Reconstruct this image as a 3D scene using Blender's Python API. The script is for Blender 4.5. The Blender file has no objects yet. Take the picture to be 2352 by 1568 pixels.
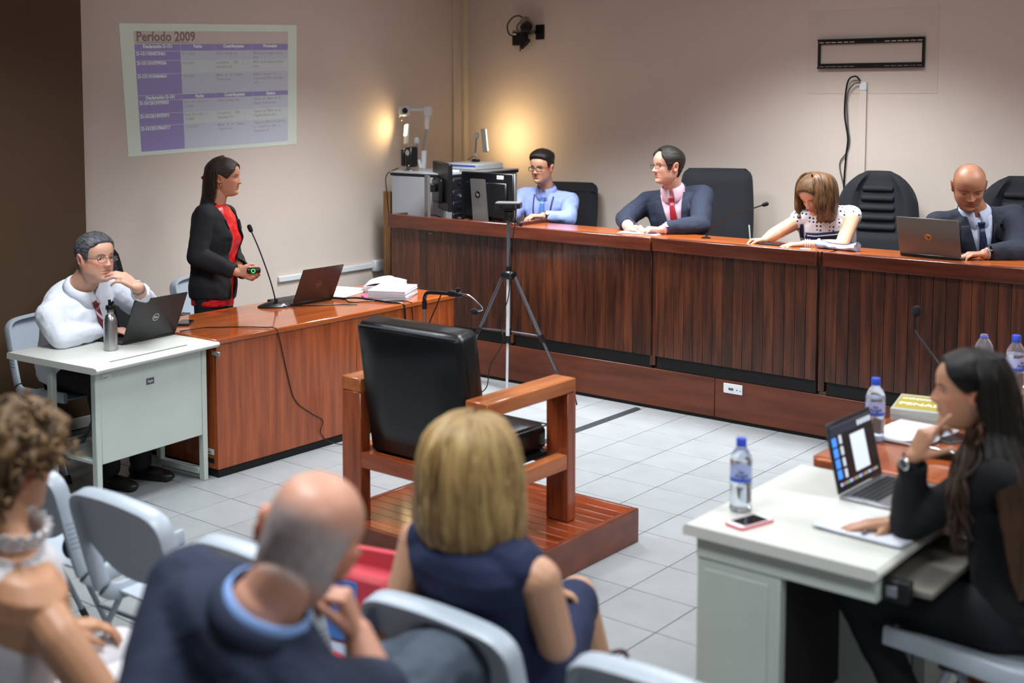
import bpy, bmesh, math, random
from math import sin, cos, pi, radians, sqrt, atan2, exp
from mathutils import Vector, Matrix, noise
from mathutils.bvhtree import BVHTree
random.seed(7)
SC = bpy.context.scene
COL = SC.collection
V3 = Vector

# ------------------------------------------------------------------ camera, world, lights, exposure
cd = bpy.data.cameras.new('camera'); CAM = bpy.data.objects.new('camera', cd); COL.objects.link(CAM)
cd.sensor_width = 36.0; cd.lens = 44.638; cd.shift_x = 0.07238; cd.shift_y = -0.14729
cd.clip_start = 0.05; cd.clip_end = 60
R_, U_, B_ = (0.757438, 0.652896, -0.003772), (-0.047878, 0.061305, 0.996970), (0.651149, -0.754963, 0.077694)
CAM.matrix_world = Matrix(((R_[0], U_[0], B_[0], 0), (R_[1], U_[1], B_[1], 0), (R_[2], U_[2], B_[2], 2.024), (0, 0, 0, 1)))
cd.dof.use_dof = True; cd.dof.focus_distance = 7.2; cd.dof.aperture_fstop = 1.8
SC.camera = CAM
w = bpy.data.worlds.new('world'); SC.world = w; w.use_nodes = True
w.node_tree.nodes['Background'].inputs[0].default_value = (0.75, 0.85, 1.0, 1)
w.node_tree.nodes['Background'].inputs[1].default_value = 0.05
SC.view_settings.view_transform = 'Standard'; SC.view_settings.look = 'None'
SC.view_settings.gamma = 1.0; SC.view_settings.use_curve_mapping = False
SC.view_settings.exposure = 0.18
# recessed ceiling troffers: x, y, power, spread
CEIL = 3.02
LAMPS = [(-3.4, 7.15, 50, 112), (-0.9, 7.2, 42, 106), (-5.1, 6.3, 74, 112), (-2.7, 4.6, 42, 150), (-0.2, 4.2, 32, 150),
         (-4.6, 3.2, 44, 140), (-2.2, 1.8, 34, 150), (0.4, 1.6, 26, 150)]
LIGHT_COL = (0.93, 0.97, 1.0)

# ------------------------------------------------------------------ helpers
def lin(h):
    if isinstance(h, str):
        h = h.lstrip('#'); c = [int(h[i:i+2], 16)/255 for i in (0, 2, 4)]
    else: c = h
    return tuple(x/12.92 if x <= .04045 else ((x+.055)/1.055)**2.4 for x in c) + (1.0,)
MATS = {}
def mat(name, col='#808080', rough=.5, metal=0.0, spec=.5, noise_amt=0, noise_scale=20, stretch=None, col2=None, bump=0, bump_scale=None,
        emit=None, estr=0, rand=0, coat=0, trans=0, ior=1.45, sss=0, attr=None, sheen=0, alpha=1):
    if name in MATS: return MATS[name]
    m = bpy.data.materials.new(name); m.use_nodes = True; MATS[name] = m
    nt = m.node_tree; N = nt.nodes; L = nt.links; b = N['Principled BSDF']
    b.inputs['Base Color'].default_value = lin(col); b.inputs['Roughness'].default_value = rough
    b.inputs['Metallic'].default_value = metal; b.inputs['Specular IOR Level'].default_value = spec
    b.inputs['Coat Weight'].default_value = coat; b.inputs['Coat Roughness'].default_value = .12
    b.inputs['Transmission Weight'].default_value = trans; b.inputs['IOR'].default_value = ior
    b.inputs['Alpha'].default_value = alpha
    if sheen: b.inputs['Sheen Weight'].default_value = sheen
    if sss:
        b.inputs['Subsurface Weight'].default_value = sss; b.inputs['Subsurface Radius'].default_value = (.012, .005, .003); b.inputs['Subsurface Scale'].default_value = 1
    if emit: b.inputs['Emission Color'].default_value = lin(emit); b.inputs['Emission Strength'].default_value = estr
    src = None
    if attr:
        a = N.new('ShaderNodeVertexColor'); a.layer_name = attr; src = a.outputs[0]
    if noise_amt or bump:
        tc = N.new('ShaderNodeTexCoord'); mp = N.new('ShaderNodeMapping'); L.new(tc.outputs['Object'], mp.inputs[0])
        if stretch: mp.inputs['Scale'].default_value = stretch
        if rand:
            oi = N.new('ShaderNodeObjectInfo'); vm = N.new('ShaderNodeVectorMath'); vm.operation = 'SCALE'; vm.inputs[0].default_value = (37, 91, 53)
            L.new(oi.outputs['Random'], vm.inputs['Scale']); L.new(vm.outputs[0], mp.inputs['Location'])
        nz = N.new('ShaderNodeTexNoise'); nz.inputs['Scale'].default_value = noise_scale; nz.inputs['Detail'].default_value = 5
        nz.inputs['Roughness'].default_value = .6
        L.new(mp.outputs[0], nz.inputs[0])
        if noise_amt and not attr:
            cr = N.new('ShaderNodeValToRGB'); c1 = lin(col); c2 = lin(col2) if col2 else tuple(x*(1-noise_amt) for x in c1[:3])+(1,)
            cr.color_ramp.elements[0].position = .33; cr.color_ramp.elements[1].position = .67
            cr.color_ramp.elements[0].color = c2; cr.color_ramp.elements[1].color = c1
            L.new(nz.outputs[0], cr.inputs[0]); src = cr.outputs[0]
        if bump:
            bp = N.new('ShaderNodeBump'); bp.inputs['Strength'].default_value = 1; bp.inputs['Distance'].default_value = bump
            if bump_scale:
                n2 = N.new('ShaderNodeTexNoise'); n2.inputs['Scale'].default_value = bump_scale; n2.inputs['Detail'].default_value = 4; L.new(mp.outputs[0], n2.inputs[0]); L.new(n2.outputs[0], bp.inputs['Height'])
            else: L.new(nz.outputs[0], bp.inputs['Height'])
            L.new(bp.outputs[0], b.inputs['Normal'])
    if rand and src:
        oi = N.new('ShaderNodeObjectInfo'); mr = N.new('ShaderNodeMapRange'); mr.inputs[3].default_value = 1-rand; mr.inputs[4].default_value = 1+rand
        L.new(oi.outputs['Random'], mr.inputs[0]); hs = N.new('ShaderNodeHueSaturation'); L.new(mr.outputs[0], hs.inputs['Value']); L.new(src, hs.inputs['Color']); src = hs.outputs[0]
    if src: L.new(src, b.inputs['Base Color'])
    return m

class MB:
    """collects shapes for one mesh"""
    def __init__(s): s.v = []; s.f = []; s.sm = None
    def add(s, vs, fs, M=None):
        o = len(s.v); s.v += [(M @ V3(p)) if M else V3(p) for p in vs]; s.f += [tuple(i+o for i in f) for f in fs]; return s
    def box(s, c, d, b=.003, M=None):
        x, y, z = [q/2 for q in d]; b = min(b, x*.9, y*.9, z*.9)
        vs = []; idx = {}
        for sx in (-1, 1):
            for sy in (-1, 1):
                for sz in (-1, 1):
                    for k in range(3):
                        e = [x, y, z]; q = [e[i]-(b if i != k else 0) for i in range(3)]
                        idx[sx, sy, sz, k] = len(vs); vs.append((c[0]+sx*q[0], c[1]+sy*q[1], c[2]+sz*q[2]))
        fs = []
        def quad(ids, n):
            P = [V3(vs[i]) for i in ids]; nn = (P[1]-P[0]).cross(P[2]-P[0])
            fs.append(tuple(ids) if nn.dot(V3(n)) > 0 else tuple(reversed(ids)))
        for k in range(3):
            a, d_ = [(1, 2), (0, 2), (0, 1)][k]
            for sg in (-1, 1):
                ids = []
                for p, q in ((-1, -1), (1, -1), (1, 1), (-1, 1)):
                    t = [0, 0, 0]; t[k] = sg; t[a] = p; t[d_] = q; ids.append(idx[t[0], t[1], t[2], k])
                n = [0, 0, 0]; n[k] = sg; quad(ids, n)
        for k in range(3):      # edges along axis k
            a, d_ = [(1, 2), (0, 2), (0, 1)][k]
            for p in (-1, 1):
                for q in (-1, 1):
                    def g(e, axis):
                        t = [0, 0, 0]; t[k] = e; t[a] = p; t[d_] = q; return idx[t[0], t[1], t[2], axis]
                    n = [0, 0, 0]; n[a] = p; n[d_] = q
                    quad([g(-1, a), g(1, a), g(1, d_), g(-1, d_)], n)
        for sx in (-1, 1):
            for sy in (-1, 1):
                for sz in (-1, 1): quad([idx[sx, sy, sz, 0], idx[sx, sy, sz, 1], idx[sx, sy, sz, 2]], (sx, sy, sz))
        return s.add(vs, fs, M)
    def bx(s, x0, x1, y0, y1, z0, z1, b=.003, M=None):
        return s.box(((x0+x1)/2, (y0+y1)/2, (z0+z1)/2), (abs(x1-x0), abs(y1-y0), abs(z1-z0)), b, M)
    def tube(s, pts, r, n=8, M=None, cap=True, up=None, flat=1.0):
        pts = [V3(p) for p in pts]; k = len(pts); rs = r if isinstance(r, (list, tuple)) else [r]*k
        vs = []; prev = None
        for i, p in enumerate(pts):
            t = (pts[min(i+1, k-1)]-pts[max(i-1, 0)])
            if t.length < 1e-9: t = V3((0, 0, 1))
            t.normalize()
            if prev is None:
                a = V3(up) if up else (V3((0, 0, 1)) if abs(t.z) < .9 else V3((1, 0, 0)))
                x = (a - t*a.dot(t)).normalized()
            else: x = (prev - t*prev.dot(t)); x = x.normalized() if x.length > 1e-6 else prev
            prev = x; y = t.cross(x)
            for j in range(n):
                a = 2*pi*j/n; vs.append(p + (x*cos(a)*flat + y*sin(a))*rs[i])
        fs = [(i*n+j, i*n+(j+1) % n, (i+1)*n+(j+1) % n, (i+1)*n+j) for i in range(k-1) for j in range(n)]
        if cap: fs += [tuple(reversed(range(n))), tuple(range((k-1)*n, k*n))]
        return s.add(vs, fs, M)
    def cyl(s, c, r, h, n=20, M=None, r2=None): return s.tube([(c[0], c[1], c[2]), (c[0], c[1], c[2]+h)], [r, r if r2 is None else r2], n, M)
    def lathe(s, prof, n=24, M=None):
        vs = []; k = len(prof)
        for r, z in prof:
            for j in range(n): a = 2*pi*j/n; vs.append((r*cos(a), r*sin(a), z))
        fs = [(i*n+j, i*n+(j+1) % n, (i+1)*n+(j+1) % n, (i+1)*n+j) for i in range(k-1) for j in range(n)]
        if prof[0][0] > 1e-5: fs.append(tuple(reversed(range(n))))
        if prof[-1][0] > 1e-5: fs.append(tuple(range((k-1)*n, k*n)))
        return s.add(vs, fs, M)
    def prism(s, poly, y0, y1, M=None):
        """poly in xz, extruded along y"""
        n = len(poly); vs = [(x, y0, z) for x, z in poly]+[(x, y1, z) for x, z in poly]
        fs = [tuple(range(n)), tuple(reversed(range(n, 2*n)))]+[(i, n+i, n+(i+1) % n, (i+1) % n) for i in range(n)]
        return s.add(vs, fs, M)
    def ell(s, c, r, M=None, nu=16, nv=10):
        vs = [(c[0], c[1], c[2]-r[2])]
        for i in range(1, nv):
            a = -pi/2+pi*i/nv
            for j in range(nu): t = 2*pi*j/nu; vs.append((c[0]+r[0]*cos(a)*cos(t), c[1]+r[1]*cos(a)*sin(t), c[2]+r[2]*sin(a)))
        vs.append((c[0], c[1], c[2]+r[2])); fs = []
        for j in range(nu): fs.append((0, 1+(j+1) % nu, 1+j))
        for i in range(nv-2):
            for j in range(nu): fs.append((1+i*nu+j, 1+i*nu+(j+1) % nu, 1+(i+1)*nu+(j+1) % nu, 1+(i+1)*nu+j))
        T = len(vs)-1; o = 1+(nv-2)*nu
        for j in range(nu): fs.append((o+j, o+(j+1) % nu, T))
        return s.add(vs, fs, M)
    def grid(s, P, closed=False, M=None):
        nr = len(P); nc = len(P[0]); vs = [p for row in P for p in row]
        fs = [(i*nc+j, i*nc+(j+1) % nc, (i+1)*nc+(j+1) % nc, (i+1)*nc+j) for i in range(nr-1) for j in range(nc if closed else nc-1)]
        return s.add(vs, fs, M)
    def mesh(s, name, m, ang=40, fix=True):
        me = bpy.data.meshes.new(name); me.from_pydata([tuple(p) for p in s.v], [], s.f)
        if m: me.materials.append(m)
        if fix:
            bm = bmesh.new(); bm.from_mesh(me); bmesh.ops.recalc_face_normals(bm, faces=bm.faces); bm.to_mesh(me); bm.free()
        me.shade_smooth(); me.set_sharp_from_angle(angle=radians(ang)); return me
def obj(name, mb, m, parent=None, loc=None, rot=None, ang=40, M=None):
    me = mb.mesh(name, m, ang) if isinstance(mb, MB) else mb
    o = bpy.data.objects.new(name, me); COL.objects.link(o)
    if parent: o.parent = parent
    if M is not None: o.matrix_local = M
    if loc: o.location = loc
    if rot: o.rotation_euler = rot
    return o
def tag(o, label=None, cat=None, group=None, kind=None):
    if label: o['label'] = label
    if cat: o['category'] = cat
    if group: o['group'] = group
    if kind: o['kind'] = kind
    return o
def thing(name, label, cat, loc=(0, 0, 0), rz=0, group=None, rot=None):
    o = bpy.data.objects.new(name, None); COL.objects.link(o); o.location = loc; o.rotation_euler = rot or (0, 0, rz); o.empty_display_size = .1
    return tag(o, label, cat, group)
def copy_tree(o, parent=None):
    c = o.copy(); COL.objects.link(c); c.parent = parent
    for ch in [x for x in o.children]: copy_tree(ch, c)
    return c
def struct(name, mb, m, **k): o = obj(name, mb, m, **k); o['kind'] = 'structure'; return o
def bez(pts, n=10):
    """Catmull-Rom through points"""
    P = [V3(p) for p in pts]; P = [P[0]*2-P[1]]+P+[P[-1]*2-P[-2]]; out = []
    for i in range(1, len(P)-2):
        for k in range(n):
            t = k/n; a, b, c, d = P[i-1:i+3]
            out.append(.5*((2*b)+(c-a)*t+(2*a-5*b+4*c-d)*t*t+(3*b-a-3*c+d)*t**3))
    return out+[P[-2]]
def text(name, s, size, m, parent, M, align='LEFT', ext=.0002, bold=0, sx=1):
    cu = bpy.data.curves.new(name, 'FONT'); cu.body = s; cu.size = size; cu.align_x = align; cu.extrude = ext; cu.offset = bold; cu.resolution_u = 2
    o = bpy.data.objects.new(name, cu); COL.objects.link(o); dg = bpy.context.evaluated_depsgraph_get()
    me = bpy.data.meshes.new_from_object(o.evaluated_get(dg)); bpy.data.objects.remove(o)
    if sx != 1:
        for v in me.vertices: v.co.x *= sx
    me.materials.clear(); me.materials.append(m); q = bpy.data.objects.new(name, me); COL.objects.link(q)
    if parent: q.parent = parent
    q.matrix_local = M; return q
def frame(o, x, y, z=None):
    """matrix with origin o and axes x, y (z = x cross y)"""
    x = V3(x).normalized(); y = V3(y); y = (y-x*y.dot(x)).normalized(); z = x.cross(y)
    return Matrix(((x.x, y.x, z.x, o[0]), (x.y, y.y, z.y, o[1]), (x.z, y.z, z.z, o[2]), (0, 0, 0, 1)))
def rotz(a): return Matrix.Rotation(a, 4, 'Z')

# ------------------------------------------------------------------ materials
WOOD_D = mat('dark_wood', '#592d18', .36, noise_amt=1, noise_scale=3, stretch=(9, 9, .7), col2='#280f07', rand=.36, coat=.25, bump=.0004)
WOOD_R = mat('rail_wood', '#642d1a', .28, noise_amt=1, noise_scale=3, stretch=(.7, 9, 9), col2='#451a0d', coat=.3, rand=.1)
WOOD_TOP = mat('counter_wood', '#b4602c', .22, noise_amt=1, noise_scale=3, stretch=(.6, 8, 8), col2='#8c431c', coat=.4)
WOOD_BASE = mat('base_wood', '#6b351f', .4, noise_amt=1, noise_scale=2.5, stretch=(.5, 5, 5), col2='#4a2012', rand=.08)
WOOD_DESK = mat('desk_wood', '#a8552a', .3, noise_amt=1, noise_scale=3.2, stretch=(7, 7, .5), col2='#7c3616', coat=.35, rand=.05)
WOOD_DTOP = mat('desk_top_wood', '#ad5a2a', .13, noise_amt=1, noise_scale=3, stretch=(7, .5, 7), col2='#914420', coat=.6)
WOOD_CH = mat('chair_wood', '#a3512b', .25, noise_amt=1, noise_scale=3, stretch=(8, 8, .6), col2='#74321a', coat=.3, rand=.06)
WOOD_CHY = mat('chair_arm_wood', '#b56a38', .25, noise_amt=1, noise_scale=3, stretch=(8, .6, 8), col2='#96502a', coat=.3, rand=.06)
WOOD_CHX = mat('chair_rail_wood', '#a3512b', .25, noise_amt=1, noise_scale=3, stretch=(.6, 8, 8), col2='#7a361c', coat=.3, rand=.06)
WOOD_PL = mat('platform_wood', '#92401f', .16, noise_amt=1, noise_scale=3, stretch=(.6, 8, 8), col2='#5e230f', coat=.6, rand=.22)
WOOD_PE = mat('platform_edge_wood', '#7a3a24', .3, noise_amt=1, noise_scale=3, stretch=(2, 2, 5), col2='#5f2b1a', coat=.2)
WOOD_STRIP = mat('strip_wood', '#8a6238', .6, noise_amt=1, noise_scale=4, stretch=(8, 8, .6), col2='#6f4c2a')
BLACK = mat('black_plastic', '#0d0e11', .38)
BLACKM = mat('matte_black', '#08090b', .7)
RUBBER = mat('dark_rubber', '#2a2d33', .6, noise_amt=.3, noise_scale=30)
CHROME = mat('chrome', '#c8ccd0', .2, metal=1)
STEEL = mat('brushed_steel', '#b9bbbd', .3, metal=1, noise_amt=.12, noise_scale=40, stretch=(1, 1, .05))
ALU = mat('aluminium', '#a9abb0', .38, metal=.9)
GREYMET = mat('grey_metal', '#5d6066', .4, metal=.6)
WHITEP = mat('white_plastic', '#d9dde0', .35)
GREYP = mat('chair_plastic', '#b4bfcb', .38, noise_amt=.06, noise_scale=90, bump=.00012)
GREYLEG = mat('chair_leg_metal', '#8f99a3', .35, metal=.5)
LAMIN = mat('white_laminate', '#d4d6cf', .3, noise_amt=.04, noise_scale=6)
PAINTW = mat('painted_metal', '#bcc6bf', .42, noise_amt=.05, noise_scale=8)
PAPER = mat('paper', '#e6e9f2', .75)
PAPER2 = mat('paper_edges', '#cdd2de', .8, noise_amt=.2, noise_scale=300, stretch=(.05, .05, 4))
LEATHER = mat('black_leather', '#0e1113', .3, bump=.0005, noise_scale=60, noise_amt=.2)
FABB = mat('black_fabric', '#1b1d23', .85, bump=.0006, noise_scale=220, noise_amt=.2)
FABS = mat('black_seam', '#08090b', .9)
SCREEN = mat('glossy_screen', '#0a0c12', .08)
WHITE = mat('white_ink', '#eef0f4', .6)
INKG = mat('grey_ink', '#3c3f46', .7)
def plain(name, c, r=.5, **k): return mat(name, c, r, **k)
# ------------------------------------------------------------------ structure
XW, YW, XP = -6.9, 8.369, -6.58
WALL = mat('wall_paint', '#d3c6bb', .85, noise_amt=.05, noise_scale=1.5, bump=.0003, bump_scale=160)
DARKW = mat('dark_wall_paint', '#523d2a', .8, noise_amt=.08, noise_scale=2, bump=.0003, bump_scale=160)
CEILM = mat('ceiling_paint', '#c9c4bc', .9, noise_amt=.03, noise_scale=3)
GROUT = mat('grout', '#5c5f63', .9, noise_amt=.2, noise_scale=30)
TILE = mat('floor_tile', '#94989a', .34, noise_amt=.1, noise_scale=7, rand=.035, bump=.00015, bump_scale=40)
TRIMM = mat('cream_trunking', '#d8cdb4', .5)
BASEB = mat('baseboard_white', '#cfcfca', .5)
struct('wall_left', MB().bx(XW-.12, XW, -3, YW+.12, 0, CEIL, 0), WALL)
struct('wall_pilaster', MB().bx(XW-.02, XP, -3, 4.384, 0, CEIL, .004), DARKW)
struct('baseboard_left', MB().bx(XP, XP+.012, -3, 4.384, 0, .07, .004), BASEB)
struct('wall_back', MB().bx(XW-.12, 2.7, YW, YW+.12, 0, CEIL, 0), WALL)
struct('wall_right', MB().bx(2.6, 2.72, -3.1, YW+.12, 0, CEIL, 0), WALL)
struct('wall_front', MB().bx(XW-.12, 2.72, -3.12, -3, 0, CEIL, 0), WALL)
struct('ceiling', MB().bx(XW-.12, 2.72, -3.12, YW+.12, CEIL, CEIL+.1, 0), CEILM)
struct('trim_1', MB().bx(XW, XW+.035, 8.312, YW, 0, CEIL, .004), TRIMM)
struct('trim_2', MB().bx(XW, XW+.018, 8.19, 8.21, 0, CEIL, .003), TRIMM)
fl = struct('floor', MB().bx(XW, 2.6, -3, YW, -.12, -.004, 0), GROUT)
TS = .305; tme = MB().box((0, 0, -.006), (TS-.004, TS-.004, .012), .0012).mesh('tile', TILE)
def in_view(x, y):
    d = V3((x, y, -2.024)); a = d.dot(V3(R_)); b = d.dot(V3(U_)); c = -d.dot(V3(B_))
    if c < .3: return None
    px = 1005.8+2916.3*a/c; py = 437.6-2916.3*b/c
    return c if -60 < px < 2412 and 780 < py < 1640 else None
cells = []
for i in range(-11, 21):
    for j in range(-29, 9):
        x = -3.622+TS*(i+.5); y = 5.854+TS*(j+.5)
        if x < XP+.1 or x > 2.5 or y < -2.9 or y > YW-.1: continue
        cells.append((in_view(x, y) or 99, x, y))
cells.sort(); rest = MB()
for k, (c, x, y) in enumerate(cells):
    if k < 290 and c < 99: obj('tile', tme, None, fl, (x, y, 0))
    else: rest.box((x, y, -.006), (TS-.004, TS-.004, .012), .0012)
tag(obj('tile_field', rest, TILE, fl), kind='stuff')
# ceiling troffers with their lamps
FIXT = mat('fixture_white', '#e4e6e8', .5); DIFF = mat('fixture_diffuser', '#ffffff', .4, emit='#f4f8ff', estr=2.0)
LAMPPOS = ['above the judges bench', 'above the right end of the judges bench', 'above the brown desk', 'above the witness chair', 'above the white desk by the water bottles', 'above the left audience chairs', 'above the bald man', 'above the near right corner']
for (x, y, pw, sp), where in zip(LAMPS, LAMPPOS):
    t = thing('ceiling_light', 'recessed white ceiling light panel '+where, 'ceiling light', (x, y, CEIL), 0, 'ceiling lights')
    f = MB()
    for s in (-1, 1): f.bx(-.62, .62, s*.3-.015, s*.3+.015, -.02, 0); f.bx(s*.62-.015, s*.62+.015, -.3, .3, -.02, 0)
    obj('frame', f, FIXT, t); obj('diffuser', MB().bx(-.6, .6, -.285, .285, -.008, 0, .001), DIFF, t)
    ld = bpy.data.lights.new('lamp', 'AREA'); ld.shape = 'RECTANGLE'; ld.size = 1.15; ld.size_y = .5; ld.energy = pw; ld.color = LIGHT_COL; ld.spread = radians(sp)
    lo = bpy.data.objects.new('lamp', ld); COL.objects.link(lo); lo.parent = t; lo.location = (0, 0, -.03)

# ------------------------------------------------------------------ dais and judges bench
da = thing('dais', 'low wooden dais with brown fascia under the judges bench', 'platform', (-4, 6.93, 0))
obj('deck', MB().bx(-2.4, 2.9, .03, 1.43, .02, .262), WOOD_BASE, da); obj('deck_extension', MB().bx(-2.68, -2.401, .1, 1.43, .0, .262), WOOD_BASE, da)
for x0, x1 in ((-2.4, .262), (.266, 2.9)): obj('fascia_panel', MB().bx(x0, x1, 0, .028, .022, .262, .002), WOOD_BASE, da)
obj('skirting', MB().bx(-2.38, 2.9, .012, .06, 0, .024, .001), BLACKM, da)
sp_ = thing('wall_socket_plate', 'white data socket plate on the dais fascia', 'socket', (-3.61, 6.928, .215))
obj('plate', MB().bx(-.063, .063, -.006, .002, -.03, .03, .002), WHITEP, sp_)
obj('video_port', MB().bx(-.028, .004, -.009, -.005, -.008, .006, .002), GREYMET, sp_)
obj('screw', MB().cyl((0, 0, 0), .004, .003, 8, Matrix.Translation((.028, -.005, -.003)) @ Matrix.Rotation(pi/2, 4, 'X')), GREYMET, sp_)
obj('screw', MB().cyl((0, 0, 0), .003, .003, 8, Matrix.Translation((.05, -.005, -.006)) @ Matrix.Rotation(pi/2, 4, 'X')), GREYMET, sp_)
SECT = [(-6.43, -5.305, 'clerk end section of the dark wooden bench with raised tray rim'), (-5.285, -4.185, 'dark wooden bench section in front of the man with the red tie'),
        (-4.155, -3.085, 'dark wooden bench section in front of the woman writing'), (-3.03, -1.75, 'dark wooden bench section in front of the man with the laptop')]
for k, (x0, x1, lab) in enumerate(SECT):
    t = thing('bench_section', lab, 'bench', (x0, 6.92, .262), 0, 'judges bench sections'); L = x1-x0; n = round(L/.069); pw = L/n
    pm = MB().box((0, 0, 0), (pw-.0016, .02, .675), .0014).mesh('plank', WOOD_D)
    for i in range(n):
        obj('plank', pm, None, t, (pw*(i+.5), .01+random.uniform(0, .0015), .0825+.3375))
    zt = .84 if k else .855
    obj('rail', MB().bx(-.008, L+.008, -.035, .012, .757, zt, .004), WOOD_R, t)
    obj('backing', MB().bx(.002, L-.002, .021, .04, .0, .755), BLACKM, t)
    obj('recess_strip', MB().bx(0, L, .045, .06, .003, .085, 0), BLACKM, t)
    if k:
        obj('counter_top', MB().bx(0, L+.03, .0125, .37, zt-.035, zt-.008, .003), WOOD_TOP, t)
        obj('joint_post', MB().bx(-.045, -.006, .012, .05, .02, zt-.004, .002), WOOD_D, t)
    else:
        obj('counter_top', MB().bx(.03, L-.021, .041, .155, .70, .73, .003), WOOD_TOP, t); obj('counter_leaf', MB().bx(.42, L-.021, .156, .54, .70, .73, .003), WOOD_TOP, t)
        obj('end_board', MB().bx(-.008, .03, .0125, .155, .09, zt, .003), WOOD_R, t)
        obj('tray_rim', MB().bx(L-.02, L+.015, .0125, .66, .70, zt, .003), WOOD_R, t)
    for xx in (.15, L-.15): obj('support', MB().bx(xx-.02, xx+.02, .041, .15 if not k else .34, .0, .70 if not k else .80, .002), WOOD_D, t)

# ------------------------------------------------------------------ brown lawyers desk (left)
t = thing('long_desk', 'long glossy brown wooden desk before the standing woman', 'desk', (-5.15, 4.195, 0))
LY = 1.93
obj('desk_top', MB().bx(-.70, .012, -.012, LY, .712, .742, .005), WOOD_DTOP, t)
obj('front_panel', MB().bx(-.022, 0, 0, 1.04, .045, .711, .002), WOOD_DESK, t)
obj('front_panel', MB().bx(-.022, 0, 1.043, LY-.004, .045, .711, .002), WOOD_DESK, t)
obj('side_panel', MB().bx(-.66, -.023, 0, .022, .045, .711, .002), WOOD_DESK, t)
obj('side_panel', MB().bx(-.66, -.023, LY-.028, LY-.006, .045, .711, .002), WOOD_DESK, t)
obj('plinth', MB().bx(-.64, -.008, .008, LY-.014, 0, .044, .001), BLACKM, t)
obj('modesty_shelf', MB().bx(-.4, -.023, .03, LY-.03, .3, .32, .002), WOOD_DESK, t)
obj('edge_bracket', MB().bx(-.012, .05, -.022, -.013, .66, .682, .002), ALU, t)
st = obj('inventory_sticker', MB().bx(-.09, -.03, -.0016, -.0004, .12, .15, .0003), mat('sticker_white', '#cfd3d6', .6), t)
obj('sticker_print', MB().bx(-.085, -.055, -.0022, -.0015, .128, .133, 0), INKG, st)
obj('black_sticker', MB().bx(-.09, -.03, -.0016, -.0004, .075, .1, .0003), BLACKM, t)

# ------------------------------------------------------------------ white side table (left)
def quadM(a, b, c): return a
t = thing('white_table', 'small white metal computer table in front of the man in the white shirt', 'table', (-5.06, 3.40, 0), radians(5))
Z1 = .732
top = MB(); prof = [(-.68, Z1-.032), (-.02, Z1-.032), (-.005, Z1-.029), (.006, Z1-.02), (.009, Z1-.012), (.004, Z1-.004), (-.012, Z1), (-.672, Z1), (-.68, Z1-.006)]
top.prism(prof, 0, .80); obj('table_top', top, LAMIN, t)
obj('cable_slot', MB().bx(-.075, -.06, .14, .64, Z1-.004, Z1+.0012, .001), mat('slot_grey', '#6b6d70', .6), t)
def leg(x, y, name='leg', z0=.0, z1=.70, w=.034): return obj(name, MB().bx(x-w/2, x+w/2, y-w/2, y+w/2, z0, z1, .003), PAINTW, t)
leg(-.07, .055); leg(-.07, .745); leg(-.40, .055); leg(-.40, .745)
obj('front_panel', MB().bx(-.068, -.056, .0725, .7275, .245, .70, .003), PAINTW, t)
for y in (.055, .745): obj('foot_bar', MB().bx(-.62, -.088, y-.017, y+.017, .03, .064, .003), PAINTW, t)
obj('side_shelf', MB().bx(-.383, -.088, .04, .7, .25, .266, .002), PAINTW, t)
for x, y in ((-.07, .745), (-.07, .055), (-.6, .055), (-.6, .745)): obj('levelling_foot', MB().cyl((x, y, 0), .014, .03, 12), WHITEP, t)
st = obj('inventory_sticker', MB().bx(-.0562, -.0545, .085, .135, .655, .68, .0003), MATS['sticker_white'], t)
text('sticker_text', '048713', .011, INKG, st, frame((-.0543, .088, .66), (0, 1, 0), (0, 0, 1)))
mp = obj('maker_plate', MB().bx(-.0562, -.0535, .355, .405, .58, .612, .001), GREYMET, t)
text('plate_text', 'Fapin', .017, WHITE, mp, frame((-.0533, .38, .591), (0, 1, 0), (0, 0, 1)), 'CENTER')

# ------------------------------------------------------------------ witness platform and armchair
t = thing('witness_platform', 'low glossy plank platform under the black leather armchair', 'platform', (-4.0, 3.83, 0))
WX, WY, WZ = 1.035, .985, .153
obj('core', MB().bx(.02, WX-.02, .02, WY-.02, 0, WZ-.015, 0), BLACKM, t)
npl = 13; pwid = (WY-.06)/npl
pm = MB().box((0, 0, 0), (WX-.055, pwid-.002, .014), .0015).mesh('plank', WOOD_PL)
for i in range(npl): obj('plank', pm, None, t, (WX/2, .03+pwid*(i+.5), WZ-.008))
obj('edge_board', MB().bx(WX-.027, WX, 0, WY, 0, WZ+.001, .004), WOOD_PE, t); obj('edge_board', MB().bx(0, .027, 0, WY, 0, WZ+.001, .004), WOOD_PE, t)
obj('edge_board', MB().bx(.0275, WX-.0275, WY-.027, WY, 0, WZ+.001, .004), WOOD_PE, t); obj('edge_board', MB().bx(.0275, WX-.0275, 0, .027, 0, WZ+.001, .004), WOOD_PE, t)
t = thing('witness_armchair', 'heavy square wooden armchair with black leather cushions on the platform', 'armchair', (-3.51, 4.2, WZ+.0012))
W2, D2, HA = .41, .31, .628       # half width, half depth, arm height
for s in (-1, 1):
    xo, xi = s*W2, s*(W2-.115); x0, x1 = min(xo, xi), max(xo, xi)
    obj('front_leg', MB().bx(x0, x1, D2-.062, D2, 0, HA-.062, .003), WOOD_CH, t)
    obj('back_leg', MB().bx(x0, x1, -D2, -D2+.062, 0, HA-.062, .003), WOOD_CH, t)
    obj('armrest', MB().bx(x0, x1, -D2, D2, HA-.061, HA, .004), WOOD_CHY, t)
    xr0, xr1 = (x0+.06, x1-.001) if s > 0 else (x0+.001, x1-.06)
    obj('side_rail', MB().bx(xr0, xr1, -D2+.063, D2-.063, .235, .30, .003), WOOD_CHY, t)
xi = W2-.115
obj('back_rail', MB().bx(-xi, xi, -D2, -D2+.05, .235, .305, .003), WOOD_CHX, t)
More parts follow.
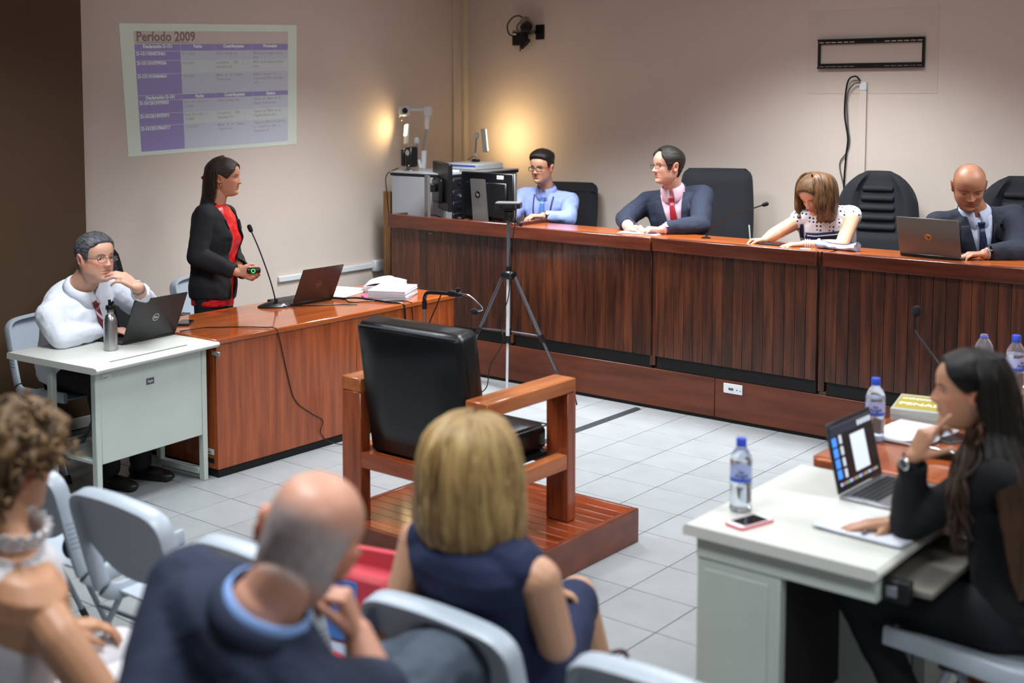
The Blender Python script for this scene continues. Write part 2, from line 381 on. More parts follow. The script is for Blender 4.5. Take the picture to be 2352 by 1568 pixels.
obj('front_rail', MB().bx(-xi, xi, D2-.05, D2-.002, .235, .30, .003), WOOD_CHX, t)
obj('seat_board', MB().bx(-xi, xi, -D2+.052, D2-.052, .275, .295, .002), BLACKM, t)
def cushion(sx, sy, sz, puff, n=14):
    mb = MB(); P = {}
    base = MB().box((0, 0, 0), (sx, sy, sz), .025)
    bm = bmesh.new()
    for v in base.v: bm.verts.new(v)
    bm.verts.ensure_lookup_table()
    for f in base.f: bm.faces.new([bm.verts[i] for i in f])
    bmesh.ops.remove_doubles(bm, verts=bm.verts, dist=1e-5)
    bmesh.ops.subdivide_edges(bm, edges=bm.edges, cuts=3, use_grid_fill=True)
    for v in bm.verts:
        k = max(0, 1-(2*v.co.x/sx)**2)*max(0, 1-(2*v.co.y/sy)**2)
        v.co.z += puff*k*(1 if v.co.z > 0 else -.3)+.003*noise.noise(v.co*9)
    me = bpy.data.meshes.new('cushion'); bm.to_mesh(me); bm.free(); return me
def cush(name, sx, sy, sz, puff, M, parent, m=LEATHER):
    me = cushion(sx, sy, sz, puff); me.materials.append(m); me.shade_smooth(); me.set_sharp_from_angle(angle=radians(60)); return obj(name, me, None, parent, M=M)
c = cush('seat_cushion', 2*xi-.006, .50, .12, .018, Matrix.Translation((0, .02, .358)), t)
pip = mat('leather_piping', '#3b3f44', .35)
obj('piping', MB().tube([(-xi+.02, .255, .05), (xi-.012, .255, .05), (xi-.006, .24, .05), (xi-.006, -.2, .05)], .004, 6), pip, c)
MBk = Matrix.Translation((0, -.235, .60)) @ Matrix.Rotation(radians(99), 4, 'X')
c = cush('back_cushion', 2*xi-.004, .60, .14, .012, MBk, t)
obj('piping', MB().tube([(-xi+.02, .288, .064), (xi-.02, .288, .064)], .004, 6), pip, c)

# ------------------------------------------------------------------ right white desk and brown table
t = thing('white_desk', 'white office desk with the laptop and water bottle at front right', 'desk', (-1.885, 3.31, 0))
ZD = .725; DX, DY = .60, .80
top = MB(); prof = [(0, ZD-.034), (DX-.012, ZD-.034), (DX, ZD-.022), (DX, ZD-.01), (DX-.01, ZD), (.01, ZD), (0, ZD-.01)]
top.prism(prof, 0, DY); obj('desk_top', top, LAMIN, t)
obj('near_panel', MB().bx(.03, .30, .035, .075, 0, ZD-.105, .003), PAINTW, t)
obj('inset_panel', MB().bx(.058, .262, .0305, .036, 0.04, ZD-.135, .0015), PAINTW, t)
obj('apron', MB().bx(.03, DX-.015, .03, .07, ZD-.104, ZD-.035, .003), PAINTW, t)
obj('left_panel', MB().bx(.03, .05, .076, DY-.03, .04, ZD-.036, .003), PAINTW, t)
obj('modesty_panel', MB().bx(.28, .298, .076, DY-.2, .16, ZD-.036, .002), mat('dark_panel', '#191412', .6), t)
ped = obj('pedestal', MB().bx(.05, DX-.03, DY-.33, DY-.04, .055, ZD-.036, .004), PAINTW, t)
obj('side_inset', MB().bx(.1, DX-.075, DY-.334, DY-.3295, .12, ZD-.09, .001), PAINTW, ped)
obj('shadow_gap', MB().bx(.094, DX-.069, DY-.331, DY-.3285, .112, ZD-.084, 0), GREYMET, ped)
for x in (.09, DX-.09): obj('foot', MB().cyl((x, DY-.27, 0), .02, .055, 12), BLACK, t)
obj('tray_slide', MB().bx(DX-.012, DX+.06, .06, .1, ZD-.1, ZD-.04, .003), BLACK, t)
obj('slide_plate', MB().bx(DX, DX+.03, .056, .0605, ZD-.085, ZD-.055, .001), ALU, t)
obj('keyboard_tray', MB().bx(DX-.1, DX+.11, .101, DY-.2, ZD-.085, ZD-.065, .004), mat('tray_grey', '#726e66', .5), t)
for i in range(2): obj('rear_leg', MB().bx(DX-.05, DX-.02, DY-.035, DY-.005, 0, ZD-.035, .002) if i else MB().bx(.03, .06, DY-.035, DY-.005, 0, ZD-.035, .002), PAINTW, t)
t = thing('brown_table', 'brown wooden table with rounded corner beyond the white desk', 'table', (-1.87, 4.15, 0))
ZB = .742
def rrect(x0, x1, y0, y1, r, n=6):
    out = []
    for cx, cy, a0 in ((x1-r, y1-r, 0), (x0+r, y1-r, pi/2), (x0+r, y0+r, pi), (x1-r, y0+r, 1.5*pi)):
        for i in range(n+1): a = a0+pi/2*i/n; out.append((cx+r*cos(a), cy+r*sin(a)))
    return out
def slab(poly, z0, z1, ch=.004):
    mb = MB(); n = len(poly); cx = sum(p[0] for p in poly)/n; cy = sum(p[1] for p in poly)/n
    def ins(k): return [(p[0]+(cx-p[0])*k, p[1]+(cy-p[1])*k) for p in poly]
    a = ins(.012); vs = [(x, y, z0) for x, y in a]+[(x, y, z0+ch) for x, y in poly]+[(x, y, z1-ch) for x, y in poly]+[(x, y, z1) for x, y in a]
    fs = [tuple(reversed(range(n))), tuple(range(3*n, 4*n))]+[(r*n+i, r*n+(i+1) % n, (r+1)*n+(i+1) % n, (r+1)*n+i) for r in range(3) for i in range(n)]
    return mb.add(vs, fs)
obj('table_top', slab(rrect(0, 1.5, 0, 1.75, .05), ZB-.035, ZB), WOOD_DTOP, t)
obj('front_panel', MB().bx(.08, .10, .12, 1.65, .04, ZB-.036, .002), WOOD_DESK, t)
obj('end_panel', MB().bx(.1005, 1.4, .12, .14, .04, ZB-.036, .002), WOOD_DESK, t); obj('end_panel', MB().bx(.1005, 1.4, 1.63, 1.65, .04, ZB-.036, .002), WOOD_DESK, t)
obj('plinth', MB().bx(.11, 1.38, .13, 1.64, 0, .04, .001), BLACKM, t)

# cable strip across the floor
tag(obj('floor_cable_cover', MB().prism([(-.03, 0), (-.012, .009), (.012, .009), (.03, 0)], 0, 1.25), RUBBER, loc=(-4.25, 5.62, .0005)), 'dark rubber cable cover strip running to the bench across the tiles', 'cable cover')
# ------------------------------------------------------------------ folding chairs
def ribbon(path, norms, hb, hn, mb):
    P = []
    for i, p in enumerate(path):
        t = (V3(path[min(i+1, len(path)-1)])-V3(path[max(i-1, 0)])).normalized(); n = V3(norms[i]); n = (n-t*n.dot(t)).normalized(); b = t.cross(n); p = V3(p)
        c = .35
        P.append([p+b*x*hb+n*y*hn for x, y in ((1, 1-c), (1-c, 1), (-1+c, 1), (-1, 1-c), (-1, -1+c), (-1+c, -1), (1-c, -1), (1, -1+c))])
    o = len(mb.v); mb.grid(P, True); k = len(P); mb.f += [tuple(o+i for i in range(8)), tuple(o+(k-1)*8+i for i in reversed(range(8)))]
def make_folding_chair():
    root = thing('folding_chair', 'x', 'chair')
    W = .222
    prof = [(.225, .452), (.12, .447), (0, .438), (-.10, .428), (-.165, .428), (-.205, .45), (-.225, .50), (-.243, .56), (-.262, .63), (-.278, .69), (-.288, .725)]
    side = [(W if i > 3 else W-.012*(1-i/4), y, z) for i, (y, z) in enumerate(prof)]
    arc = [(W*.985, -.296, .757), (W*.92, -.302, .78), (W*.78, -.3055, .795), (W*.5, -.308, .803), (0, -.310, .808)]
    half = side+arc; path = half+[(-x, y, z) for x, y, z in reversed(half[:-1])]
    nrm = []
    for i, (x, y, z) in enumerate(path):
        nrm.append((0, 0, 1) if z < .44 and y > -.15 or y > -.11 else ((0, -.55, .85) if z < .47 else (0, -1, -.25)))
    f = MB(); pp = bez(path, 4); nn = bez(nrm, 4); ribbon(pp, nn, .011, .027, f); obj('frame', f, GREYP, root, ang=50)
    def sheet(fn, nu, nv, th, nrm):
        mb = MB(); A = [[V3(fn(i/nu, j/nv)) for i in range(nu+1)] for j in range(nv+1)]; n = V3(nrm)*th
        m = len(A)*len(A[0]); mb.grid(A); mb.grid([[p+n for p in r] for r in A]); nc = nu+1
        rim = [i for i in range(nc)]+[j*nc+nu for j in range(1, nv+1)]+[nv*nc+i for i in range(nu-1, -1, -1)]+[j*nc for j in range(nv-1, 0, -1)]
        for a, b in zip(rim, rim[1:]+rim[:1]): mb.f.append((a, b, b+m, a+m))
        return mb
    def back(u, v):
        x = (u*2-1); zb = .545+.075*abs(x)**2.2; zt = .803-.05*abs(x)**6; z = zb+(zt-zb)*v
        y = -.235-.075*((z-.53)/.28)-.012*(1-x*x); return (x*(W-.008), y, z)
    obj('back_panel', sheet(back, 16, 8, .006, (0, 1, .25)), GREYP, root)
    def seat(u, v):
        x = u*2-1; y = -.155+.375*v; z = .424+.028*v-.006*(1-x*x)*(1-(2*v-1)**2)-.02*max(0, v-.85)/.15*.8; return (x*(W-.012)*(1-.06*max(0, v-.8)/.2), y, z)
    obj('seat', sheet(seat, 12, 10, .008, (0, 0, 1)), GREYP, root)
    for s in (-1, 1):
        r = MB()
        for k in range(6):
            z = .555+.017*k; y = -.243-.26*(z-.56); r.box((s*(W+.0105), y, z), (.002, .044, .0035), .0005, None)
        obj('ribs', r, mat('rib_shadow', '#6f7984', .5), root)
        obj('leg', MB().tube([(s*.2, .03, .425), (s*.2, .215, .02)], .011, 8), GREYLEG, root); obj('leg', MB().tube([(s*.185, .05, .425), (s*.185, -.26, .02)], .011, 8), GREYLEG, root)
        obj('hinge', MB().bx(s*.205-.012, s*.205+.012, .015, .07, .395, .432, .006), BLACK, root)
        obj('foot_cap', MB().tube([(s*.2, .206, .04), (s*.2, .225, 0)], .014, 8), BLACK, root); obj('foot_cap', MB().tube([(s*.185, -.247, .04), (s*.185, -.27, 0)], .014, 8), BLACK, root)
    obj('cross_bar', MB().tube([(-.2, .17, .12), (.2, .17, .12)], .009, 8), GREYLEG, root); obj('cross_bar', MB().tube([(-.185, -.2, .1), (.185, -.2, .1)], .009, 8), GREYLEG, root)
    return root
FC = make_folding_chair()
FCS = [(-3.16, 2.49, 0, 'empty grey folding chair between the curly haired woman and the bald man'), (-3.76, 2.50, 4, 'empty grey folding chair next to the curly haired woman'),
       (-4.36, 2.50, 0, 'grey folding chair mostly hidden behind the curly haired woman'), (-2.53, 2.47, -1, 'grey folding chair holding a red bag behind the bald man'),
       (-1.90, 2.49, 0, 'grey folding chair the blonde woman sits on'), (-1.315, 2.53, 0, 'grey folding chair cut off at the bottom edge right of the blonde woman'),
       (-2.02, 1.60, -6, 'grey folding chair under the bald man'), (-2.64, 1.42, 0, 'grey folding chair under the curly haired woman'),
       (-5.90, 3.84, -90, 'grey folding chair under the man in the white shirt'), (-1.13, 3.755, 90, 'grey folding chair under the woman with long black hair'),
       (-6.42, 5.36, -75, 'grey folding chair behind the standing woman')]
for i, (x, y, a, lab) in enumerate(FCS):
    o = FC if i == 0 else copy_tree(FC); o.location = (x, y, 0); o.rotation_euler = (0, 0, radians(a)); o['label'] = lab; o['group'] = 'grey folding chairs'

# ------------------------------------------------------------------ office chairs behind the bench
def pad(P, M=None): return MB().grid(P, False, M)
def make_office_chair(h, style):
    root = thing('office_chair', 'x', 'chair')
    W = .26; nu, nv = 20, 26; F = []; B = []
    for j in range(nv+1):
        v = j/nv; z = .50+(h-.50)*v
        if style == 'oval': wv = W*(.86+.16*sin(pi*min(1, v*1.05)))*(1 if v < .68 else sqrt(max(0, 1-((v-.68)/.335)**2.4)))
        else: wv = W*(.92+.07*sin(pi*v))*(1 if v < .9 else sqrt(max(.0, 1-((v-.9)/.104)**2))*.25+.75)
        wv = max(wv, .012); f = []; b = []
        for i in range(nu+1):
            u = 2*i/nu-1; x = u*wv; rec = -.30-.10*(v-.2)-.02*v*v
            edge = max(0, 1-abs(u)**4)*(min(1, (1-v)*9)**.5 if v > .8 else 1)
            rib = 0
            if abs(u) < .52 and style == 'oval' and .45 < v < .93: rib = -.016-.007*(abs(((v-.45)/.096) % 1-.5)*2)**4
            wing = .02*(abs(u) > .6)*(1 if style == 'oval' else .4)
            f.append((x, rec+.055*edge+wing*edge+rib+.03*u*u, z)); b.append((x, rec-.045*edge**.5+.03*u*u, z))
        F.append(f); B.append(b)
    mb = MB(); mb.grid(F); o = len(mb.v); mb.grid(B); n = nu+1
    rim = [i for i in range(n)]+[j*n+nu for j in range(1, nv+1)]+[nv*n+i for i in range(nu-1, -1, -1)]+[j*n for j in range(nv-1, 0, -1)]
    for a, c in zip(rim, rim[1:]+rim[:1]): mb.f.append((a, c, c+o, a+o))
    obj('backrest', mb, FABB, root, ang=70)
    me = cushion(.50, .48, .10, .02); me.materials.append(FABB); me.shade_smooth(); obj('seat', me, None, root, (0, -.03, .47))
    obj('spine_bar', MB().bx(-.04, .04, -.37, -.345, .40, .62, .004), BLACK, root); obj('seat_plate', MB().bx(-.12, .12, -.37, .12, .385, .415, .004), BLACK, root)
    obj('gas_lift', MB().cyl((0, -.03, .09), .028, .30, 14), BLACK, root)
    hb = obj('star_base', MB().cyl((0, -.03, .07), .045, .05, 14), BLACK, root)
    for k in range(5):
        a = 2*pi*k/5+.3; e = (.27*cos(a), -.03+.27*sin(a))
        obj('spoke', MB().tube([(0, -.03, .095), (e[0], e[1], .062)], [.024, .016], 8), BLACK, hb); obj('castor', MB().cyl((e[0], e[1], 0), .022, .05, 10), BLACK, hb)
    if style == 'oval':
        for k in range(5):
            v = .50+.085*k; z = .50+(h-.50)*v; y = -.30-.10*(v-.2)-.02*v*v+.036; x = .125-.006*k
            obj('rib', MB().tube([(-x, y-.006, z), (-x*.9, y, z), (x*.9, y, z), (x, y-.006, z)], [.008, .021, .021, .008], 10), FABB, root)
    if style == 'square':
        obj('seam', MB().tube([(-.235, -.325, .98), (.235, -.325, .98)], .003, 5), FABS, root); 
    for s in (-1, 1):
        obj('armrest', MB().tube([(s*.27, -.2, .42), (s*.29, -.18, .62), (s*.29, -.1, .65), (s*.29, .1, .645)], .014, 8), BLACK, root)
    return root
ZDK = .262
oc = make_office_chair(1.05, 'square'); oc.location = (-5.62, 7.86, ZDK); oc.rotation_euler = (0, 0, radians(197)); tag(oc, 'dark grey office chair behind the clerk in the blue shirt', 'chair')
oc = make_office_chair(1.215, 'square'); oc.location = (-4.20, 7.74, ZDK); oc.rotation_euler = (0, 0, radians(205)); tag(oc, 'tall black fabric office chair behind the man with the red tie', 'chair')
oc = make_office_chair(1.235, 'oval'); oc.location = (-3.15, 7.80, ZDK); oc.rotation_euler = (0, 0, radians(192)); tag(oc, 'black office chair with ribbed oval back behind the woman writing', 'chair')
o2 = copy_tree(oc); o2.location = (-2.28, 7.80, ZDK); o2.rotation_euler = (0, 0, radians(190)); tag(o2, 'black office chair with ribbed oval back behind the bald judge', 'chair')
o3 = make_office_chair(1.13, 'oval'); o3.location = (-6.12, 4.38+.27, 0); o3.rotation_euler = (0, 0, radians(-40)); tag(o3, 'black office chair half hidden behind the man in the white shirt', 'chair')

# ------------------------------------------------------------------ laptops
KEYS = mat('laptop_keys', '#17181c', .5)
def laptop(name, label, loc, rz, w, d, tilt, mbase, mlid, logo=None, screen=None, th=.016):
    t = thing(name, label, 'laptop', loc, radians(rz))
    base = obj('base', MB().bx(-w/2, w/2, -d, 0, 0, th, .004), mbase, t)
    k = MB(); nx, ny = 14, 5
    for i in range(nx):
        for j in range(ny): k.box((-w*.43+w*.86*(i+.5)/nx, -d*.12-d*.42*(j+.5)/ny, th+.0006), (w*.86/nx*.86, d*.42/ny*.84, .0016), .0005)
    obj('keyboard', k, KEYS, base); obj('trackpad', MB().bx(-w*.16, w*.16, -d*.95, -d*.62, th-.0005, th+.0008, .0004), mat('trackpad_'+mbase.name, '#55565c' if mbase == ALU else '#1c1d20', .4), base)
    M = Matrix.Translation((0, 0, th)) @ Matrix.Rotation(-radians(tilt), 4, 'X')     # lid leans to +y
    lid = obj('lid', MB().bx(-w/2, w/2, -.003, .004, 0, d, .003), mlid, t, M=M)
    obj('screen', MB().bx(-w/2+.008, w/2-.008, -.0042, -.0028, .014, d-.009, .0004), SCREEN if not screen else mat('laptop_display', '#0b0d14', .25, emit='#10131c', estr=.4), lid)
    FB = frame((0, .0045, d*.5), (-1, 0, 0), (0, 0, 1))
    if logo: logo(lid, FB)
    return t, lid
def ring(mb, r, w, M, n=28):
    P = [[M @ V3((q*cos(2*pi*i/n), q*sin(2*pi*i/n), z)) for i in range(n)] for q, z in ((r-w, 0), (r-w, .0006), (r, .0006), (r, 0))]; return mb.grid(P, True)
def disc(mb, r, M, n=28, h=.0006):
    return mb.tube([M @ V3((0, 0, 0)), M @ V3((0, 0, h))], r, n)
def logo_dell(col):
    def f(lid, M):
        m = mat('logo_'+col[1:], col, .35, metal=.5); g = obj('logo_ring', ring(MB(), .021, .0028, M), m, lid)
        text('logo_letters', 'DELL', .0125, m, lid, M @ Matrix.Translation((0, -.0045, 0)), 'CENTER', .0006, .0004, .95)
    return f
def logo_hp(col, ink, r=.021):
    def f(lid, M):
        m = mat('hp_disc_'+col[1:], col, .25, metal=.4); obj('logo_disc', disc(MB(), r, M), m, lid)
        text('logo_letters', 'hp', r*1.25, mat('hp_ink_'+ink[1:], ink, .5), lid, M @ Matrix.Translation((0, -r*.36, .0016)) @ Matrix(((1, .22, 0, 0), (0, 1, 0, 0), (0, 0, 1, 0), (0, 0, 0, 1))), 'CENTER', .0006, .0002)
    return f
LAPB = mat('laptop_black', '#1b1c1f', .42); LAPR = mat('laptop_maroon', '#33201d', .35)
laptop('laptop', 'dark laptop with round silver logo on the small white table', (-5.445, 3.992, .7325), -85, .365, .245, 24, LAPB, LAPB, logo_dell('#c9ccd0'))
laptop('laptop', 'dark maroon laptop on the long brown desk beside the microphone', (-5.59, 5.312, .7425), -91, .335, .235, 25, LAPB, LAPR, logo_dell('#8a7064'))
LAPG = mat('laptop_pewter', '#6a625c', .4, metal=.55)
laptop('laptop', 'grey laptop with orange round logo on the judges bench', (-2.50, 7.075, 1.0945), 175, .35, .215, 14, LAPB, LAPG, logo_hp('#c07a3c', '#3a2a20', .019))
DISP = [('#2f6fd0', .0), ('#3d82e0', 0)]
mt, lid = laptop('laptop', 'slim silver laptop with lit screen on the white desk', (-1.615, 3.99, .7255), 88, .325, .225, 13, ALU, mat('lid_dark', '#26272b', .4), None, True, .012)
def emis(name, c, s=.8): return mat(name, c, .4, emit=c, estr=s)
def onscr(name, x0, x1, z0, z1, m, lift=0): obj(name, MB().bx(x0, x1, -.0047-lift, -.0043-lift, z0, z1, 0), m, MB_scr)
MB_scr = [c for c in lid.children if c.name.startswith('screen')][0]
onscr('document_page', -.02, .085, .045, .165, emis('page_glow', '#c9d3de', .75)); onscr('menu_bar', -.15, .15, .205, .212, emis('bar_glow', '#3a4152', .5))
onscr('tool_ribbon', -.15, .04, .18, .203, emis('ribbon_glow', '#2a3040', .4))
for i in range(5): onscr('ribbon_tile', .045+.021*i, .063+.021*i, .183, .2, emis('tile_glow', '#b9c2cc', .6))
for i in range(4): onscr('desktop_file', -.148, -.118, .045+.034*i, .073+.034*i, emis('blue_glow', '#3f87e6', .8)); onscr('thumbnail', -.098, -.08, .042+.036*i, .069+.036*i, emis('thumb_glow', '#c7cfd8', .6))
for i in range(20): onscr('dock_icon', -.14+.0138*i, -.131+.0138*i, .022, .031, emis('dock_%d' % (i % 5), ['#d5dbe4', '#4f8fe8', '#d94f4f', '#58c07a', '#8f97a6'][i % 5], .7))

# ------------------------------------------------------------------ bottles
PET = mat('clear_plastic', '#f3f7fb', .08, trans=.92, ior=1.18); WATER = mat('water', '#e9f2fa', .02, trans=.97, ior=1.33)
CAPB = mat('blue_cap', '#3552c8', .4); LBL = mat('bottle_label', '#a9b6e2', .35); LBLB = mat('label_blue', '#3a5fc4', .35)
PROF = [(.028, 0), (.0335, .006), (.0335, .02), (.032, .026), (.0335, .032), (.032, .05), (.0335, .056), (.032, .074), (.0335, .08), (.0335, .092), (.0325, .094), (.0325, .145), (.0335, .147), (.0335, .158), (.031, .172), (.022, .19), (.0145, .2), (.0135, .204), (.0135, .214)]
def water_bottle(loc, label, level=.6, cap=True, sc=1.0, rz=0):
    t = thing('water_bottle', label, 'bottle', loc, radians(rz), 'clear plastic water bottles'); t.scale = (sc, sc, sc)
    obj('bottle', MB().lathe(PROF, 28), PET, t)
    if level:
        pr = [(max(.001, r-.0022), max(z, .002)) for r, z in PROF if z < .214*level]; obj('water', MB().lathe([(.001, .002)]+pr[1:]+[(.001, pr[-1][1]+.0002)], 24), WATER, t)
    lb = obj('label', MB().lathe([(.0331, .096), (.0333, .098), (.0333, .142), (.0331, .144)], 28), LBL, t)
    lb.data.polygons.foreach_set('use_smooth', [True]*len(lb.data.polygons))
    obj('label_band', MB().lathe([(.0334, .097), (.0336, .098), (.0336, .108), (.0334, .109)], 28), LBLB, lb)
    # lettering wraps round the label, facing local -y
    for s_, z, sz in (('San', .1255, .013), ('Angel', .1125, .0185)):
        q = text('label_text', s_, sz, mat('label_ink', '#2443a8', .4), lb, Matrix.Identity(4), 'CENTER', .0003, .0003)
        for v in q.data.vertices:
            x, y = v.co.x, v.co.y; a = x/.0337; r = .0338; v.co = V3((r*sin(a), -r*cos(a), z+y+.15*x*.3))
    if cap:
        obj('cap', MB().lathe([(.001, .229), (.014, .229), (.0155, .227), (.0155, .207), (.001, .207)], 24), CAPB, t)
    obj('neck_ring', MB().lathe([(.0136, .2035), (.016, .2035), (.016, .206), (.0136, .206)], 20), CAPB, t)
    return t
water_bottle((-1.807, 3.527, .7255), 'full water bottle with blue cap next to the pink phone', .9, True, 1.0, 30)
water_bottle((-1.775, 4.505, .7425), 'water bottle with blue cap behind the slim silver laptop', .8, True, 1.02, 25)
water_bottle((-1.598, 5.56, .7425), 'water bottle with blue cap at the far right of the brown table', .75, True, 1.12, 60)
water_bottle((-1.74, 5.60, .7425), 'uncapped empty water bottle behind the head of the black haired woman', .0, False, 1.1, 20)
t = thing('steel_bottle', 'brushed steel drinking bottle with black sport cap on the white table', 'bottle', (-5.375, 3.705, .7325))
obj('body', MB().lathe([(.031, 0), (.0345, .004), (.0345, .145), (.032, .163), (.025, .176), (.0185, .183), (.0185, .19), (.0195, .192), (.0185, .195), (.0195, .198), (.0185, .201), (.0185, .205)], 32), STEEL, t)
cp = obj('cap', MB().lathe([(.001, .2055), (.021, .2055), (.0225, .209), (.0225, .222), (.019, .228), (.001, .228)], 24), BLACK, t)
obj('spout', MB().tube([(0, 0, .226), (-.002, 0, .245), (-.004, 0, .256)], [.009, .0075, .0085], 12), BLACK, cp)
obj('carry_loop', MB().tube(bez([(.012, 0, .228), (.02, 0, .246), (.03, 0, .248), (.026, 0, .236), (.02, 0, .226)], 5), .0045, 8), BLACK, cp)

# ------------------------------------------------------------------ phones, papers and books
def phone(loc, rz, label, case, w=.071, l=.145, face=True):
    t = thing('phone', label, 'phone', loc, radians(rz)); obj('case', slab(rrect(-w/2, w/2, -l/2, l/2, .011), 0, .009, .002), case, t)
    if face:
        obj('bezel', slab(rrect(-w/2+.003, w/2-.003, -l/2+.003, l/2-.003, .009), .0085, .0098, .0003), WHITE if case.name == 'pink_case' else BLACK, t)
        obj('display', MB().bx(-w/2+.006, w/2-.006, -l/2+.02, l/2-.02, .0096, .0104, .0002), SCREEN, t)
    return t
PINK = mat('pink_case', '#e8818a', .45)
phone((-1.73, 3.436, .7255), -15, 'white phone in a pink case on the white desk', PINK)
phone((-5.63, 4.372, .7425), 40, 'black phone on the near end of the long brown desk', BLACK)
phone((-5.455, 5.665, .7425), 60, 'phone in a bright pink cover beside the thick paper stack', mat('hot_pink', '#d8447a', .5), face=False)
phone((-1.55, 4.70, .7425), -20, 'white phone lying on the brown table near the notepad', mat('grey_case', '#5b5f66', .4))
def sheets(name, label, cat, loc, rz, w, l, n, th, jit, m=PAPER, group=None, edges=None):
    t = thing(name, label, cat, loc, radians(rz), group); z = 0
    for i in range(n):
        a = random.uniform(-jit, jit)*4; o = obj('sheet', MB().bx(-w/2, w/2, -l/2, l/2, 0, th*.94, .0004), m if (i == n-1 or not edges) else edges, t, (random.uniform(-jit, jit), random.uniform(-jit, jit), z), (0, 0, a)); z += th
    return t, z
sheets('paper_stack', 'thick stack of printed pages on the far end of the long brown desk', 'papers', (-5.37, 5.79, .7425), 28, .24, .30, 8, .0075, .004, PAPER, None, PAPER2)
t, z = sheets('open_binder', 'open bound file behind the thick paper stack', 'papers', (-5.62, 5.99, .7425), 35, .24, .30, 5, .008, .004, PAPER, None, PAPER2)
pg = [[(x, y, z+.001+.022*(1-abs(2*(x+.12)/.24-1)**1.6)*(1 if x < .02 else .6)+.006*noise.noise((x*9, y*9, 0))) for x in [-.12+.24*i/12 for i in range(13)]] for y in [-.15+.3*j/6 for j in range(7)]]
o = obj('open_page', MB().grid(pg), PAPER, t); o.modifiers.new('s', 'SOLIDIFY').thickness = .003
t, z = sheets('loose_pages', 'loose white pages behind the maroon laptop', 'papers', (-5.72, 5.66, .7425), 15, .215, .28, 3, .0015, .012)
pg = [[(x, y, z+.0008+.016*max(0, (y)/.14)**2) for x in (-.1, 0, .1)] for y in [-.14+.28*j/8 for j in range(9)]]
o = obj('curled_page', MB().grid(pg), PAPER, t); o.modifiers.new('s', 'SOLIDIFY').thickness = .0012
# pad under the right hand of the woman with black hair
t = thing('writing_pad', 'curled white writing paper under the hand on the white desk', 'papers', (-1.435, 3.625, .7255), radians(-3))
for k in range(3):
    pg = [[(x+.004*k, y-.005*k, .0012+.0028*k+.006*max(0, -x/.13-.5)+.005*max(0, -(y)/.11-.4)) for x in [-.135+.27*i/10 for i in range(11)]] for y in [-.105+.21*j/8 for j in range(9)]]
    o = obj('sheet', MB().grid(pg), mat('pad_paper', '#dfe4f0', .8), t); o.modifiers.new('s', 'SOLIDIFY').thickness = .0018
def pen(loc, a, b, label, m, r=.0045, grp=None):
    t = thing('pen', label, 'pen', loc, 0, grp); A, B = V3(a), V3(b); d = (B-A).normalized()
    obj('barrel', MB().tube([A, A+(B-A)*.12, A+(B-A)*.95, B], [r*.3, r, r, r*.7], 10), m, t)
    obj('clip', MB().tube([A+(B-A)*.93+V3((0, 0, r*1.2)), A+(B-A)*.66+V3((0, 0, r*1.4))], .0012, 6), CHROME, t); return t
pen((-1.42, 3.555, .7335), (0, .09, .004), (0, -.03, .004), 'silver pen on the writing paper of the white desk', CHROME, .0055)
# law codes, notepad, pouch, pens on the brown table
OLIVE = mat('olive_cover', '#a8993a', .4); GREYC = mat('grey_cover', '#a9aca6', .45)
def book(loc, rz, label, w, l, h, cover, lines):
    t = thing('book', label, 'book', loc, radians(rz), 'thick law books on the brown table'); obj('pages', MB().bx(-w/2+.004, w/2-.004, -l/2+.004, l/2-.001, .0025, h-.0025, .001), PAPER2, t)
    obj('cover_back', MB().bx(-w/2, w/2, -l/2, l/2, 0, .0025, .0006), cover, t); c = obj('cover_front', MB().bx(-w/2, w/2, -l/2, l/2, h-.0025, h, .0006), cover, t); obj('spine', MB().bx(-w/2, w/2, -l/2-.002, -l/2+.0005, 0, h, .0006), cover, t)
    if lines:
        obj('cover_panel', MB().bx(-w*.47, w*.38, -l*.4, l*.42, h-.0003, h+.0005, .0001), OLIVE, c)
        for s_, x, y, sz in lines: text('cover_text', s_, sz, WHITE, c, Matrix.Translation((x, y, h+.0006)) @ rotz(0), 'LEFT', .0003, .0008)
    return t
book((-1.77, 4.985, .7425), 10, 'lower law book under the olive code book', .2, .27, .022, GREYC, None)
book((-1.775, 4.985, .7650), 12, 'olive and grey penal code book on top of the book pile', .2, .27, .024, GREYC, [('CÓDIGO', -.085, .05, .034), ('PENAL', -.085, -.045, .052)])
t = thing('notepad', 'white notepad with curled page on the brown table', 'notepad', (-1.70, 4.67, .7425), radians(-4)); obj('back_cover', MB().bx(-.115, .115, -.155, .155, 0, .003, .001), BLACK, t)
obj('page_block', MB().bx(-.113, .113, -.153, .153, .0032, .010, .001), PAPER, t)
pg = [[(x, y, .0108+.04*max(0, x/.113-.1)**2) for x in [-.112+.224*i/10 for i in range(11)]] for y in (-.152, 0, .152)]
o = obj('curled_page', MB().grid(pg), PAPER, t); o.modifiers.new('s', 'SOLIDIFY').thickness = .0012
t = thing('pen_case', 'dark pencil case on the brown table next to the laptop', 'case', (-1.53, 4.44, .7425), radians(10)); obj('body', slab(rrect(-.07, .07, -.03, .03, .02), 0, .022, .007), BLACK, t); obj('zip', MB().bx(-.062, .062, -.002, .002, .0215, .0235, .0006), ALU, t)
pen((-1.52, 4.44, .7665), (-.06, .005, .004), (.06, -.012, .004), 'silver pen on top of the dark pencil case', CHROME)
